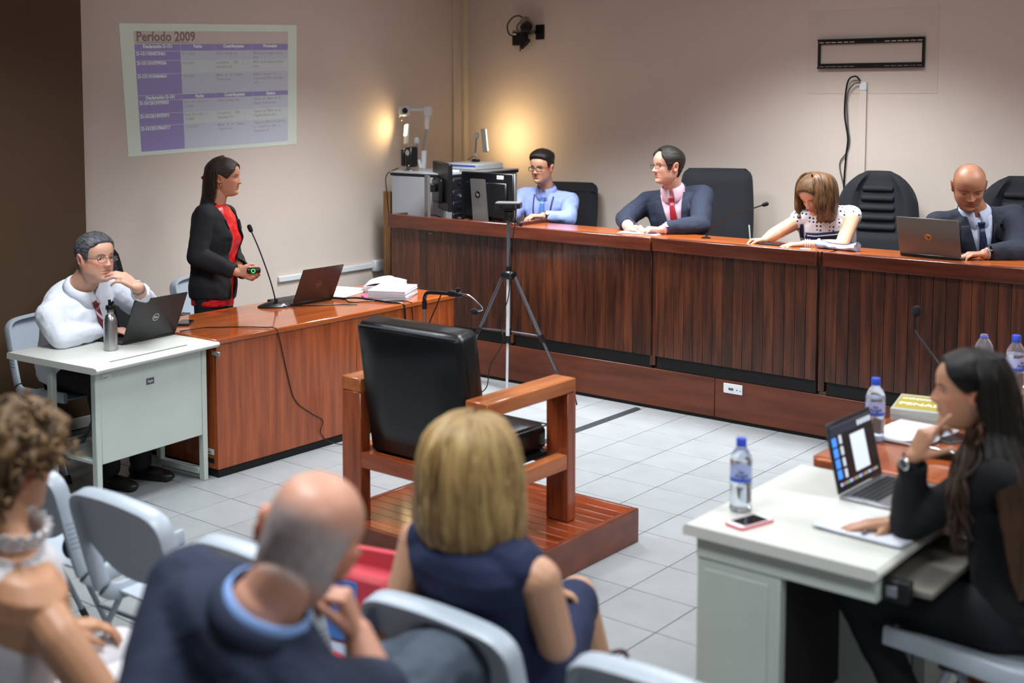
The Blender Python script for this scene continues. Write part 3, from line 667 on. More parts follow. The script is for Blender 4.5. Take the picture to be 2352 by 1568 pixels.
t = thing('plastic_cup', 'clear plastic cup at the right edge of the brown table', 'cup', (-1.475, 5.36, .7425)); obj('cup', MB().lathe([(.025, 0), (.026, .002), (.033, .085), (.0345, .087), (.0325, .086), (.0245, .004), (.001, .004)], 24), mat('cup_plastic', '#dfe6ea', .2, trans=.6, ior=1.2), t); obj('rim', MB().lathe([(.033, .086), (.035, .088), (.034, .09), (.032, .088)], 24), mat('cup_rim', '#eef2f4', .3), t)
t = thing('red_purse', 'small red purse at the right edge of the brown table', 'purse', (-1.36, 5.22, .7425), .4); obj('body', slab(rrect(-.07, .07, -.045, .045, .02), 0, .035, .01), mat('red_purse_leather', '#a8202f', .45), t); obj('zip', MB().bx(-.055, .055, -.002, .002, .0345, .0365, .0006), ALU, t)
# things on the judges bench
sheets('papers', 'white and violet papers under the hands of the man with the red tie', 'papers', (-4.40, 7.125, 1.0945), 8, .28, .12, 2, .0022, .006)
obj('violet_cover', MB().bx(-.03, .1, -.05, .05, .0046, .0056, .0003), mat('violet_print', '#8d84c8', .5), bpy.data.objects['papers'])
t = thing('tablet', 'dark tablet in front of the woman writing on the bench', 'tablet', (-3.435, 7.105, 1.0945), radians(2)); obj('body', slab(rrect(-.09, .09, -.055, .055, .01), 0, .009, .002), mat('tablet_case', '#23262c', .5), t); obj('display', MB().bx(-.08, .08, -.046, .046, .0088, .0096, .0002), SCREEN, t)
PCH = mat('pouch_fabric', '#b9c4d8', .8, noise_amt=1, noise_scale=22, col2='#4c6ab0')
t = thing('pencil_pouch', 'blue and white patterned pencil pouch lying on the bench', 'pouch', (-3.045, 7.105, 1.0945), radians(-6))
P = []
for i in range(13):
    u = i/12; x = -.125+.25*u; hh = .012+.014*abs(2*u-1)**1.5; ww = .03+.012*abs(2*u-1)
    P.append([(x, ww*cos(a)*(1+.15*noise.noise((x*30, a, 1))), hh*(1+sin(a))*(1+.25*noise.noise((x*25, a*2, 0)))+.0005) for a in [2*pi*k/14 for k in range(14)]])
mb = MB().grid(P, True); mb.f += [tuple(range(14)), tuple(range(12*14, 13*14))]; obj('body', mb, PCH, t); obj('zip', MB().tube([(-.11, 0, .05), (-.05, .002, .036), (.05, 0, .034), (.11, 0, .05)], .002, 6), mat('zip_navy', '#25356b', .5), t)
sheets('papers', 'small pale slip of paper beside the patterned pouch', 'papers', (-3.21, 7.03, 1.0945), 20, .06, .03, 1, .001, .0)

# ------------------------------------------------------------------ microphones
FOAM = mat('mic_foam', '#15171f', .95, bump=.001, noise_scale=300, noise_amt=.2)
def goose(name, label, pts, head, hr=.014, hl=.045, base=None, r=.0042):
    t = thing(name, label, 'microphone', pts[0]); o = V3(pts[0]); q = [V3(p)-o for p in pts]
    if base: base(t)
    obj('gooseneck', MB().tube(bez(q, 8), r, 8), BLACK, t); d = (q[-1]-q[-2]).normalized(); A = q[-1]
    obj('foam_cap', MB().tube([A-d*.004, A+d*.004, A+d*hl*.35, A+d*hl*.75, A+d*hl*.95, A+d*hl], [hr*.55, hr*.9, hr, hr, hr*.7, hr*.25], 14), FOAM, t); return t
def desk_base(t):
    P = [];
    for k, (s, z) in enumerate(((1.0, 0), (1.0, .006), (.9, .012), (.62, .022), (.3, .03), (.02, .032))): P.append([(-.03+.07*s*cos(a), .105*s*sin(a)*1.0+.0, z) for a in [2*pi*i/24 for i in range(24)]])
    mb = MB().grid(P, True); mb.f += [tuple(range(24))]; o = obj('base', mb, BLACK, t, rot=(0, 0, radians(-25)))
    obj('base_print', MB().bx(-.004, .022, -.03, .03, .0185, .0195, .0003), mat('mic_print', '#9aa0a6', .5), o, rot=(0, radians(22), 0), loc=(.006, .02, .001))
    obj('socket', MB().cyl((0, 0, .02), .011, .03, 12), BLACK, t)
goose('desk_microphone', 'gooseneck microphone with black base on the long brown desk', [(-5.645, 5.06, .7425), (-5.65, 5.055, .80), (-5.68, 5.04, .92), (-5.735, 5.01, 1.09), (-5.772, 4.985, 1.195)], 0, base=desk_base)
def flange(t): obj('flange', MB().lathe([(.03, 0), (.03, .004), (.012, .01), (.001, .01)], 20), BLACK, t)
goose('bench_microphone', 'thin gooseneck microphone on the judges bench beside the tall black chair', [(-3.93, 7.15, 1.0945), (-3.915, 7.15, 1.13), (-3.86, 7.14, 1.19), (-3.70, 7.12, 1.265), (-3.52, 7.10, 1.33)], 0, hr=.013, hl=.04, base=flange)
goose('table_microphone', 'gooseneck microphone on the brown table in front of the dark bench', [(-1.80, 5.40, .7425), (-1.84, 5.45, .79), (-1.915, 5.55, .84), (-2.02, 5.585, .945), (-2.035, 5.59, .985), (-2.03, 5.59, 1.03)], 0, hr=.019, hl=.042, base=flange, r=.005)
# witness microphone on a boom stand
t = thing('microphone_stand', 'black boom microphone stand beside the witness armchair', 'microphone stand', (-4.70, 5.33, 0))
obj('pole', MB().tube([(0, 0, .02), (0, 0, .68)], .011, 12), CHROME, t); obj('clutch', MB().cyl((0, 0, .66), .017, .05, 12), BLACK, t); obj('pole_tip', MB().cyl((0, 0, .71), .009, .1, 12), CHROME, t); obj('collar', MB().cyl((0, 0, .80), .014, .045, 12), BLACK, t)
obj('boom', MB().tube(bez([(0, 0, .84), (.003, -.002, .865), (.03, -.01, .895), (.10, -.02, .905), (.22, -.03, .912)], 6), .011, 10), BLACK, t)
obj('clamp', MB().bx(.215, .30, -.055, -.02, .90, .932, .006), BLACK, t); obj('clamp_knob', MB().cyl((.28, -.04, .93), .012, .02, 10), BLACK, t)
obj('mic_arm', MB().tube(bez([(.30, -.035, .918), (.36, -.04, .915), (.42, -.045, .885), (.455, -.045, .855), (.42, -.05, .84)], 6), .006, 8), CHROME, t)
obj('foam_cap', MB().ell((.405, -.05, .836), (.026, .018, .018)), FOAM, t)
obj('cable', MB().tube(bez([(.22, -.03, .925), (.15, -.02, .905), (.10, -.01, .83), (.03, -.02, .66), (.012, -.015, .4), (.02, -.02, .05)], 8), .004, 6), BLACK, t)
for a in (90, 210, 330):
    obj('leg', MB().tube([(0, 0, .16), (.24*cos(radians(a)), .24*sin(radians(a)), .012)], .009, 8), BLACK, t)

# ------------------------------------------------------------------ tripod with recorder
t = thing('camera_tripod', 'tall grey tripod standing in front of the bench', 'tripod', (-5.14, 6.68, 0))
LEGM = mat('tripod_leg', '#6d7076', .35, metal=.7)
obj('centre_column', MB().tube([(0, 0, .40), (0, 0, 1.165)], .0135, 12), LEGM, t)
obj('spider', MB().bx(-.045, .045, -.04, .04, .775, .83, .012), BLACK, t); obj('collar', MB().cyl((0, 0, .83), .022, .03, 14), BLACK, t)
FEET = [(.345, .19), (-.55, .13), (.07, -.11)]
for i, (fx, fy) in enumerate(FEET):
    a = V3((fx*.10, fy*.10, .79)); b = V3((fx, fy, .0)); k = a+(b-a)*.52; m = mat('bright_alu', '#d3d7db', .38, metal=.55) if i == 2 else LEGM
    l = obj('leg', MB().tube([a, k], .0125, 8), LEGM if i != 2 else MATS['bright_alu'], t); obj('leg_section', MB().tube([k, b+(a-b)*.03], .009, 8), m, l); obj('clamp', MB().tube([k+(a-b)*.03, k-(a-b)*.03], .019, 10), BLACK, l); obj('foot', MB().tube([b+(a-b)*.04, b], .014, 10), BLACK, l)
    obj('brace', MB().tube([(0, 0, .42), k+(a-b)*.02], .006, 6), LEGM, t)
obj('brace_hub', MB().cyl((0, 0, .40), .02, .04, 12), BLACK, t)
hd = obj('pan_head', MB().bx(-.03, .03, -.03, .03, 1.16, 1.235, .01), BLACK, t); obj('head_plate', MB().bx(-.045, .045, -.035, .035, 1.235, 1.25, .004), BLACK, hd)
obj('pan_handle', MB().tube([(.02, 0, 1.19), (.07, -.03, 1.18)], .005, 8), CHROME, hd); obj('handle_grip', MB().tube([(.065, -.027, 1.181), (.17, -.09, 1.155)], .012, 12), BLACK, hd)
t = thing('recorder', 'small flat grey recording device on top of the tripod', 'recorder', (-5.14, 6.68, 1.2505), radians(28)); obj('body', slab(rrect(-.085, .085, -.06, .06, .015), 0, .032, .004), BLACK, t); obj('lid', slab(rrect(-.083, .083, -.058, .058, .015), .0322, .04, .002), ALU, t); obj('lens', MB().cyl((0, 0, 0), .009, .006, 12, Matrix.Translation((-.04, -.06, .016)) @ Matrix.Rotation(pi/2, 4, 'X')), SCREEN, t)
def cable(name, label, pts, r, m, n=8, group=None):
    o = V3(pts[0]); ob = obj(name, MB().tube(bez([V3(p)-o for p in pts], n), r, 6), m, loc=o); return tag(ob, label, 'cable', group)
cable('cable', 'black cables hanging from the recorder down the tripod', [(-5.06, 6.65, 1.275), (-5.02, 6.60, 1.25), (-5.06, 6.63, 1.10), (-5.09, 6.63, .95), (-5.105, 6.65, .80), (-5.10, 6.62, .65), (-5.16, 6.62, .5), (-5.12, 6.59, .36), (-5.2, 6.56, .2), (-5.19, 6.50, .06), (-5.25, 6.42, .006)], .004, BLACK)
cable('cable', 'thin black cable trailing from the bench to the floor by the tripod', [(-5.0, 6.86, .40), (-4.95, 6.84, .3), (-4.84, 6.82, .14), (-4.70, 6.80, .04), (-4.6, 6.7, .006)], .005, BLACK)
t = thing('power_strip', 'black power strip on the floor beside the tripod', 'power strip', (-5.47, 6.55, .0005), .35); obj('body', MB().bx(-.15, .15, -.03, .03, 0, .035, .006), BLACK, t)
for i in range(5): obj('socket', MB().bx(-.12+.055*i, -.085+.055*i, -.018, .018, .034, .0365, .001), BLACKM, t)
cable('cable', 'orange cord on the floor beside the tripod', [(-5.30, 6.52, .005), (-5.2, 6.48, .005), (-5.1, 6.5, .005), (-5.02, 6.46, .005)], .004, mat('orange_cord', '#e0532a', .5))
# cables on the brown desk
cable('cable', 'long thin cable from the white table laptop over the edge of the brown desk', [(-5.46, 4.20, .745), (-5.44, 4.26, .748), (-5.44, 4.35, .7465), (-5.37, 4.42, .7465), (-5.29, 4.50, .7465), (-5.18, 4.57, .7465), (-5.142, 4.60, .742), (-5.142, 4.63, .68), (-5.145, 4.68, .5), (-5.144, 4.74, .32), (-5.143, 4.86, .22), (-5.142, 4.95, .16), (-5.141, 4.93, .10), (-5.139, 4.98, .04), (-5.10, 5.06, .006), (-5.06, 5.2, .005)], .0028, BLACK)
cable('cable', 'thick black cable from the maroon laptop hanging over the far desk edge', [(-5.60, 5.47, .752), (-5.52, 5.49, .755), (-5.45, 5.55, .757), (-5.35, 5.58, .752), (-5.22, 5.60, .7475), (-5.145, 5.63, .742), (-5.138, 5.645, .70), (-5.142, 5.66, .55), (-5.142, 5.68, .4)], .006, BLACK)
cable('cable', 'thin black cable beside the thick one over the far desk edge', [(-5.59, 5.48, .747), (-5.5, 5.50, .7465), (-5.42, 5.46, .7465), (-5.35, 5.55, .7465), (-5.25, 5.66, .7465), (-5.15, 5.70, .7455), (-5.142, 5.712, .72), (-5.143, 5.73, .55), (-5.143, 5.74, .4)], .0035, BLACK)
cable('cable', 'microphone lead running along the long brown desk', [(-5.62, 5.14, .746), (-5.55, 5.18, .746), (-5.47, 5.26, .746), (-5.41, 5.36, .746), (-5.36, 5.40, .746), (-5.34, 5.44, .746)], .003, BLACK)
# ------------------------------------------------------------------ projected slide on the left wall
QO = [(4.875, 2.469), (6.421, 2.515), (6.406, 1.642), (4.925, 1.61)]; QT = [(4.984, 2.423), (6.334, 2.462), (6.32, 1.67), (5.025, 1.637)]
def bil(Q, u, v):
    a = V3(Q[0]+(0,)).lerp(V3(Q[1]+(0,)), u); b = V3(Q[3]+(0,)).lerp(V3(Q[2]+(0,)), u); p = a.lerp(b, v); return p.x, p.y
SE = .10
def smat(n, c): return mat('slide_'+n, c, .9, emit=c, estr=SE)  # projector light put into the colour and weak glow of thin wall panels
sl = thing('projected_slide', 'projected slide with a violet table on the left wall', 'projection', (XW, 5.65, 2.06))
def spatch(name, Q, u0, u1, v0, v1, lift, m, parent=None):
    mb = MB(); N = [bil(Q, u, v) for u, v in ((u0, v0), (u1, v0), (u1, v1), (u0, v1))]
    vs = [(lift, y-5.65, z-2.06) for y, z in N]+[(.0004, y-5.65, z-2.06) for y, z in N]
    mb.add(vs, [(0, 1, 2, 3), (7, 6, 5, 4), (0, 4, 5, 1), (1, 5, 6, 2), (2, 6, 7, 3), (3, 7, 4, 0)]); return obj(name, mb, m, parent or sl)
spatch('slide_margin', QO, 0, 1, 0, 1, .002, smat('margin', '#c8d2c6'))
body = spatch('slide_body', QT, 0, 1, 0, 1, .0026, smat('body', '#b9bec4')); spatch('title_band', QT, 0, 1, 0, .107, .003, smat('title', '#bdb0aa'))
CU = [0, .275, .492, .744, 1]; RV = [.107, .168, .246, .356, .533, .578, .688, .79, 1]
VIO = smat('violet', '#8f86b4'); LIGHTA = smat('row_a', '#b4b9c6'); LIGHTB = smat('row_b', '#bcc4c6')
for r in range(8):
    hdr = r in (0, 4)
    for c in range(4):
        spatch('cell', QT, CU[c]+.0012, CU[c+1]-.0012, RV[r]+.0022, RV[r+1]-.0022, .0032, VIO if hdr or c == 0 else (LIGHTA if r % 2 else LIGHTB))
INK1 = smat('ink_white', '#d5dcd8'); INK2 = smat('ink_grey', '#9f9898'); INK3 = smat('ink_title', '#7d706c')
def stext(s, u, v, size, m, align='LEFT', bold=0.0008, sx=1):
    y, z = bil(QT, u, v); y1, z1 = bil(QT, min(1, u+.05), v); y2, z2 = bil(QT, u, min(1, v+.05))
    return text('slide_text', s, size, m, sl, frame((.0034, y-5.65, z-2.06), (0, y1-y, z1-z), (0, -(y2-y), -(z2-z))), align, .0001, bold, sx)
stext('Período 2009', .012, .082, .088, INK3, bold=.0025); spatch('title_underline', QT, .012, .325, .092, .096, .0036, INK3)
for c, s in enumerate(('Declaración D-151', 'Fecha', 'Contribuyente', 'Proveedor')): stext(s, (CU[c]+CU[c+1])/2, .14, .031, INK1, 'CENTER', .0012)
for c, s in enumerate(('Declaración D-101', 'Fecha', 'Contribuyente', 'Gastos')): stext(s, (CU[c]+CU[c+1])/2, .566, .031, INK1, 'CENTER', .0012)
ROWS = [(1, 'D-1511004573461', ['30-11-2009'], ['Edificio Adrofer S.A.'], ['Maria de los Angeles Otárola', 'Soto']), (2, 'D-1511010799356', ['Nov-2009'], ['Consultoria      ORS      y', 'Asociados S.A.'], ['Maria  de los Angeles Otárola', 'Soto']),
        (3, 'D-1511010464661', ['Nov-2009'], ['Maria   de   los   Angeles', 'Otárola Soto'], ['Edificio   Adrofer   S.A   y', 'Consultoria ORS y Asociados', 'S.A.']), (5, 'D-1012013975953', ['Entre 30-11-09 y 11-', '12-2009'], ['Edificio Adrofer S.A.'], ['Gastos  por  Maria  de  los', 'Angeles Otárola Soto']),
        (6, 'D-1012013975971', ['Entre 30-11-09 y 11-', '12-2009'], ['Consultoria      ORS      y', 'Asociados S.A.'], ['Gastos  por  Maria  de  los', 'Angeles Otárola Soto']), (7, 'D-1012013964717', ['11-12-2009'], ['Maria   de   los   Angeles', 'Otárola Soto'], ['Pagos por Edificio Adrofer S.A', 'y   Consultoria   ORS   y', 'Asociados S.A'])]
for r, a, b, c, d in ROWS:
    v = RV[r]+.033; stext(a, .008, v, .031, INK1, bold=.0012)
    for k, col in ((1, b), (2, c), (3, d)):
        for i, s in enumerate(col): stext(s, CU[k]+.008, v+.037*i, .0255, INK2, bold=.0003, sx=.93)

# ------------------------------------------------------------------ wall fittings
t = thing('tv_wall_bracket', 'empty black television bracket screwed to the back wall', 'bracket', (-3.386, YW, 2.27))
for z, h in ((.0825, .034), (-.0825, .034)):
    rail = obj('rail', MB().bx(-.362, .362, -.022, -.004, z-h/2, z+h/2, .003), BLACK, t)
    obj('lip', MB().bx(-.362, .362, -.034, -.022, z+(h/2-.012 if z > 0 else -h/2), z+(h/2 if z > 0 else -h/2+.012), .002), BLACK, rail)
    for s in (-1, 1):
        for k in range(6): obj('slot', MB().bx(s*(.335-.043*k)-.016, s*(.335-.043*k)+.016, -.0232, -.0215, z-.0085, z-.0025, .0004), WALL, rail)
    for x in (-.27, .04, .29): obj('screw', MB().cyl((0, 0, 0), .006, .004, 8, Matrix.Translation((x, -.022, z-.004)) @ Matrix.Rotation(pi/2, 4, 'X')), CHROME, rail)
for s in (-1, 1): obj('side_bar', MB().bx(s*.356-.008, s*.356+.008, -.02, -.002, -.1, .1, .002), BLACK, t)
tag(obj('paint_patch', MB().bx(-.448, .448, -.0012, .0004, -.285, .285, 0), mat('patch_paint', '#cec1b5', .88, noise_amt=.05, noise_scale=1.5), loc=(-3.386, YW-.0006, 2.285)), 'slightly darker rectangle of paint behind the television bracket', 'paint patch')
t = thing('cable_trunking', 'vertical wall trunking with white cap under the television bracket', 'trunking', (-3.425, YW, 0)); obj('channel', MB().bx(-.023, .023, -.024, 0, .3, 2.02, .003), WALL, t); obj('end_cap', MB().bx(-.024, .024, -.026, 0, 2.021, 2.078, .003), WHITEP, t)
cable('cable', 'black cables hanging from the wall trunking behind the ribbed chair', [(-3.44, YW-.03, 2.085), (-3.47, YW-.035, 2.115), (-3.52, YW-.03, 2.095), (-3.545, YW-.02, 2.0), (-3.55, YW-.015, 1.85), (-3.525, YW-.015, 1.7), (-3.535, YW-.015, 1.58), (-3.545, YW-.015, 1.4), (-3.54, YW-.02, 1.2)], .006, BLACK)
cable('cable', 'second thin cable looping beside the wall trunking', [(-3.44, YW-.028, 2.075), (-3.49, YW-.03, 2.06), (-3.535, YW-.02, 1.98), (-3.53, YW-.012, 1.8), (-3.515, YW-.012, 1.68), (-3.535, YW-.012, 1.6), (-3.58, YW-.012, 1.52), (-3.55, YW-.012, 1.38)], .0045, mat('grey_cable', '#4c5158', .5))
t = thing('wall_camera', 'small black camera with coiled cables on a wall mount', 'camera', (-6.13, YW, 2.50))
obj('mount_plate', MB().bx(-.03, .055, -.012, 0, -.06, .06, .004), BLACK, t); obj('mount_arm', MB().bx(-.09, 0, -.06, -.01, -.012, .012, .004), BLACK, t)
c = obj('camera_body', MB().bx(-.05, .05, -.03, .03, -.035, .035, .008), mat('camera_silver', '#8d8272', .4, metal=.3), t, M=Matrix.Translation((-.06, -.09, .07)) @ Matrix.Rotation(radians(50), 4, 'Y'))
obj('lens', MB().tube([(0, 0, 0), (.01, -.055, -.015)], [.042, .038], 20), BLACK, t, loc=(-.035, -.11, .045)); obj('lens_glass', MB().ell((-.022, -.168, .029), (.03, .008, .03)), SCREEN, t)
b = obj('junction_box', MB().bx(-.21, -.085, -.09, -.03, -.105, 0, .006), BLACK, t); obj('box_label', MB().bx(-.2, -.165, -.0912, -.0898, -.02, -.008, .0004), WHITE, b); obj('box_top', MB().bx(-.21, -.12, -.085, -.035, .0005, .02, .004), MATS['camera_silver'], t)
obj('green_tag', MB().bx(-.045, .0, -.0625, -.0605, -.004, .006, .001), mat('green_tape', '#3f9a45', .6), t)
obj('cable_loop', MB().tube(bez([(-.1, -.06, .10), (-.15, -.07, .135), (-.22, -.07, .12), (-.27, -.07, .06), (-.25, -.07, -.01), (-.19, -.07, -.03)], 8), .006, 8), BLACK, t)
obj('cable_loop', MB().tube(bez([(-.09, -.07, .085), (-.14, -.08, .075), (-.165, -.08, .04), (-.14, -.08, .012), (-.09, -.08, .02)], 8), .005, 8), BLACK, t)
obj('adapter', MB().tube([(-.05, -.07, -.06), (-.12, -.08, -.125)], .019, 10), BLACK, t); obj('tail', MB().tube([(-.14, -.06, -.1), (-.145, -.06, -.14), (-.15, -.06, -.15)], .006, 8), GREYMET, t)
t = thing('wall_conduit', 'white plastic wall conduit running to the socket box on the left wall', 'conduit', (XW, 6.0, .66)); obj('channel', MB().bx(0, .022, .2, 1.19, -.02, .02, .003), WHITEP, t)
b = obj('socket_box', MB().bx(0, .05, 1.19, 1.315, -.048, .04, .008), WHITEP, t)
for y in (1.215, 1.265): obj('socket_face', MB().bx(.049, .0525, y, y+.042, -.035, .03, .002), WHITEP, b); 
for z in (-.018, .012): obj('socket_hole', MB().bx(.0522, .0532, 1.28, 1.286, z-.006, z+.006, 0), mat('red_hole', '#7a3a30', .6), b)
# ------------------------------------------------------------------ rack cabinet with document camera
t = thing('rack_cabinet', 'grey metal equipment cabinet in the corner beside the monitors', 'cabinet', (-6.60, 7.09, .2625))
GP = mat('cabinet_grey', '#9fa2a8', .45, noise_amt=.06, noise_scale=12); CW, CDp, CH = .57, .88, 1.1575
obj('body', MB().bx(.012, CW-.012, .012, CDp-.012, 0, CH-.03, .003), GP, t); obj('side_panel', MB().bx(.02, CW-.03, 0, .013, .02, CH-.034, .003), GP, t); obj('top', MB().bx(0, CW, 0, CDp, CH-.012, CH, .003), GP, t); obj('top_edge', MB().bx(.002, CW-.002, .002, CDp-.002, CH-.03, CH-.0125, .001), BLACKM, t)
obj('front_post', MB().bx(CW-.03, CW, -.002, .03, 0, CH-.032, .003), GP, t)
for k in range(7):
    u = obj('rack_unit', MB().bx(CW-.012, CW+.006, .07, CDp-.1, 1.04-.085*k, 1.115-.085*k, .003), BLACK, t)
    for j in range(3): obj('knob', MB().cyl((0, 0, 0), .012, .012, 10, Matrix.Translation((CW+.006, .14+.1*j, 1.075-.085*k)) @ Matrix.Rotation(pi/2, 4, 'Y')), ALU if (j+k) % 2 else BLACKM, u)
tag(obj('wooden_batten', MB().bx(0, .07, 0, .03, 0, 1.26, .003), WOOD_STRIP, loc=(-6.70, 7.12, 0)), 'upright raw wooden batten between the left wall and the grey cabinet', 'batten')
cable('cable', 'black cable draped down the left side of the grey cabinet', [(-6.60, 7.19, 1.44), (-6.615, 7.07, 1.39), (-6.615, 7.072, 1.25), (-6.60, 7.075, 1.1), (-6.57, 7.08, .95), (-6.52, 7.08, .88), (-6.46, 7.075, .84)], .004, BLACK)
cable('cable', 'red cable at the foot of the wooden batten', [(-6.63, 7.10, .62), (-6.655, 7.105, .56), (-6.66, 7.11, .42), (-6.66, 7.11, .25)], .005, mat('red_cable', '#a03a2c', .5))
t = thing('desktop_speaker', 'small black and silver desktop speaker on the grey cabinet', 'speaker', (-6.50, 7.22, 1.4205), radians(-8)); obj('stand', MB().bx(-.045, .045, -.045, .045, 0, .008, .003), ALU, t); obj('frame', MB().bx(-.05, -.02, -.02, .02, .008, .175, .006), ALU, t)
b = obj('box', MB().bx(-.022, .05, -.045, .035, .03, .185, .01), BLACK, t); obj('back_box', MB().bx(-.085, -.05, -.03, .03, .035, .165, .006), BLACK, t)
obj('driver', MB().tube([(.014, -.0452, .14), (.014, -.049, .14)], [.024, .02], 18), CHROME, b); obj('cone', MB().tube([(.014, -.0452, .075), (.014, -.048, .075)], [.027, .02], 18), BLACKM, b); obj('power_light', MB().bx(.026, .033, -.0465, -.0448, .04, .045, .0004), mat('green_led', '#c8e83a', .4, emit='#c8e83a', estr=1.5), b)
t = thing('document_camera', 'white document camera with folding lamp arms on the grey cabinet', 'document camera', (-6.30, 7.60, 1.4205))
DW = mat('doc_white', '#d3d6d8', .4); b = obj('base', MB().bx(-.15, .17, -.05, .30, 0, .045, .006), DW, t); obj('blue_stripe', MB().bx(-.145, .1705, -.0515, -.0495, .024, .038, .0004), mat('blue_stripe', '#2f57c0', .4), b); obj('stage', MB().bx(-.14, .16, -.04, .29, .0452, .048, .001), WHITEP, b)
o0 = V3((-6.30, 7.60, 1.4205))
def W(p): return V3(p)-o0
obj('column', MB().tube([W((-6.62, 7.50, 1.4215)), W((-6.615, 7.505, 1.56))], .022, 10), DW, t); obj('mast', MB().tube([W((-6.615, 7.505, 1.55)), W((-6.61, 7.53, 1.80))], .012, 10), ALU, t); obj('mast_top', MB().tube([W((-6.61, 7.53, 1.73)), W((-6.608, 7.54, 1.85))], .019, 10), DW, t)
obj('elbow', MB().box(W((-6.607, 7.545, 1.872)), (.055, .055, .085), .01), DW, t); obj('boom', MB().tube([W((-6.62, 7.535, 1.885)), W((-6.72, 7.455, 1.885))], .013, 10), DW, t)
h = obj('camera_head', MB().box((0, 0, 0), (.085, .075, .085), .014), DW, t, M=Matrix.Translation(W((-6.755, 7.43, 1.875))) @ rotz(radians(35))); obj('lens', MB().tube([(.01, -.037, .0), (.014, -.046, -.001)], [.024, .021], 18), BLACK, h)
obj('close_up_ring', ring(MB(), .024, .004, Matrix.Translation(W((-6.765, 7.40, 1.815))) @ Matrix.Rotation(radians(70), 4, 'X')), CHROME, t)
GLOW = mat('lamp_glow', '#fff2c8', .4, emit='#ffe9b0', estr=9)
def lamp_arm(foot, k1, k2, hc, nrm, up, ln, seen):
    obj('lamp_arm', MB().tube([W(foot), W(k1)], [.014, .011], 10), DW, t); obj('lamp_arm', MB().tube([W(k1), W(k2)], .008, 8), ALU, t); obj('lamp_joint', MB().box(W(k2), (.035, .035, .05), .008), DW, t)
    n = V3(nrm).normalized(); u = V3(up); u = (u-n*u.dot(n)).normalized(); x = u.cross(n); M = Matrix(((x.x, n.x, u.x, 0), (x.y, n.y, u.y, 0), (x.z, n.z, u.z, 0), (0, 0, 0, 1))); M.translation = W(hc)
    h = obj('lamp_head', MB().bx(-.028, .028, -.014, .006, -ln/2, ln/2, .006), DW, t, M=M); obj('lamp_panel', MB().bx(-.024, .024, .006, .010, -ln/2+(.07 if seen else .01), ln/2-.006, .002), GLOW, h)
    ld = bpy.data.lights.new('lamp_light', 'AREA'); ld.shape = 'RECTANGLE'; ld.size = .05; ld.size_y = .11; ld.energy = .9 if seen else 2.3; ld.color = (1, .68, .32); ld.spread = radians(165)
    lo = bpy.data.objects.new('lamp_light', ld); COL.objects.link(lo); lo.parent = h; lo.location = (0, .014, .0 if not seen else .03); lo.rotation_euler = (radians(90), 0, 0)
lamp_arm((-6.62, 7.47, 1.4215), (-6.64, 7.47, 1.49), (-6.665, 7.475, 1.64), (-6.745, 7.44, 1.69), (-.36, -.9, .2), (-.25, -.1, 1), .165, True)
lamp_arm((-6.46, 7.945, 1.4215), (-6.455, 7.95, 1.53), (-6.45, 7.96, 1.67), (-6.40, 8.00, 1.63), (.25, .95, .12), (0, 0, 1), .19, False)
t = thing('power_adapter', 'small black power adapter on the document camera', 'adapter', (-6.33, 7.80, 1.4695)); obj('body', MB().bx(-.03, .03, -.02, .02, 0, .02, .004), BLACK, t); obj('lead', MB().tube(bez([(0, 0, .02), (-.01, .005, .04), (-.05, .01, .035), (-.1, .02, .012)], 6), .003, 6), BLACK, t)
tag(obj('paper_stack', MB().bx(-.06, .08, -.05, .05, 0, .018, .002), PAPER, loc=(-6.16, 7.25, 1.4205)), 'small pile of white paper on the cabinet behind the monitors', 'papers')
# ------------------------------------------------------------------ monitors and desk things of the clerk
ZC = .9925
t = thing('monitor', 'black computer monitor on silver stand seen from behind', 'monitor', (-5.70, 7.16, ZC), radians(-4))
MONB = mat('monitor_black', '#0c0d10', .35); SILV = mat('stand_silver', '#8b8785', .35, metal=.7)
m = obj('housing', MB().bx(-.255, .255, -.012, .022, .10, .448, .006), MONB, t); obj('bezel_side', MB().bx(.2551, .262, -.004, .024, .1, .448, .002), ALU, m); obj('screen', MB().bx(-.245, .245, .0215, .0235, .112, .438, .0005), SCREEN, m); obj('bulge', MB().bx(-.2, .2, -.028, -.0115, .13, .38, .012), MONB, m)
sk = obj('asset_sticker', MB().bx(.10, .165, -.0135, -.0118, .405, .432, .0004), MATS['sticker_white'], m); text('sticker_text', 'HP 8300', .008, INKG, sk, frame((.104, -.0138, .415), (1, 0, 0), (0, 0, 1)))
s = obj('stand', MB().prism([(-.12, .40), (.005, .40), (.045, .02), (-.085, .02)], -.058, -.03), SILV, t); obj('stand_foot', MB().bx(-.11, .08, -.13, .08, 0, .016, .004), SILV, t); obj('stand_slot', MB().bx(-.028, .008, -.0595, -.0575, .03, .10, .003), BLACKM, s); logo_hp('#17181b', '#8b8785', .025)(s, frame((-.045, -.0586, .29), (1, 0, 0), (0, 0, 1)))
t = thing('monitor', 'second black monitor turned sideways beside the grey cabinet', 'monitor', (-6.05, 7.06, ZC), radians(-36))
m = obj('housing', MB().bx(-.25, .25, -.012, .02, .17, .515, .006), MONB, t); obj('screen', MB().bx(-.24, .24, .0195, .0215, .18, .505, .0005), SCREEN, m); obj('bulge', MB().bx(-.12, .12, -.05, -.0115, .22, .4, .015), MONB, m)
s = obj('stand', MB().prism([(-.05, .42), (.05, .42), (.06, .01), (-.06, .01)], -.12, -.1), SILV, t); obj('stand_foot', MB().bx(-.1, .1, -.12, .1, 0, .012, .004), SILV, t); obj('stand_arm', MB().bx(-.03, .03, -.1, -.05, .3, .36, .006), BLACK, t)
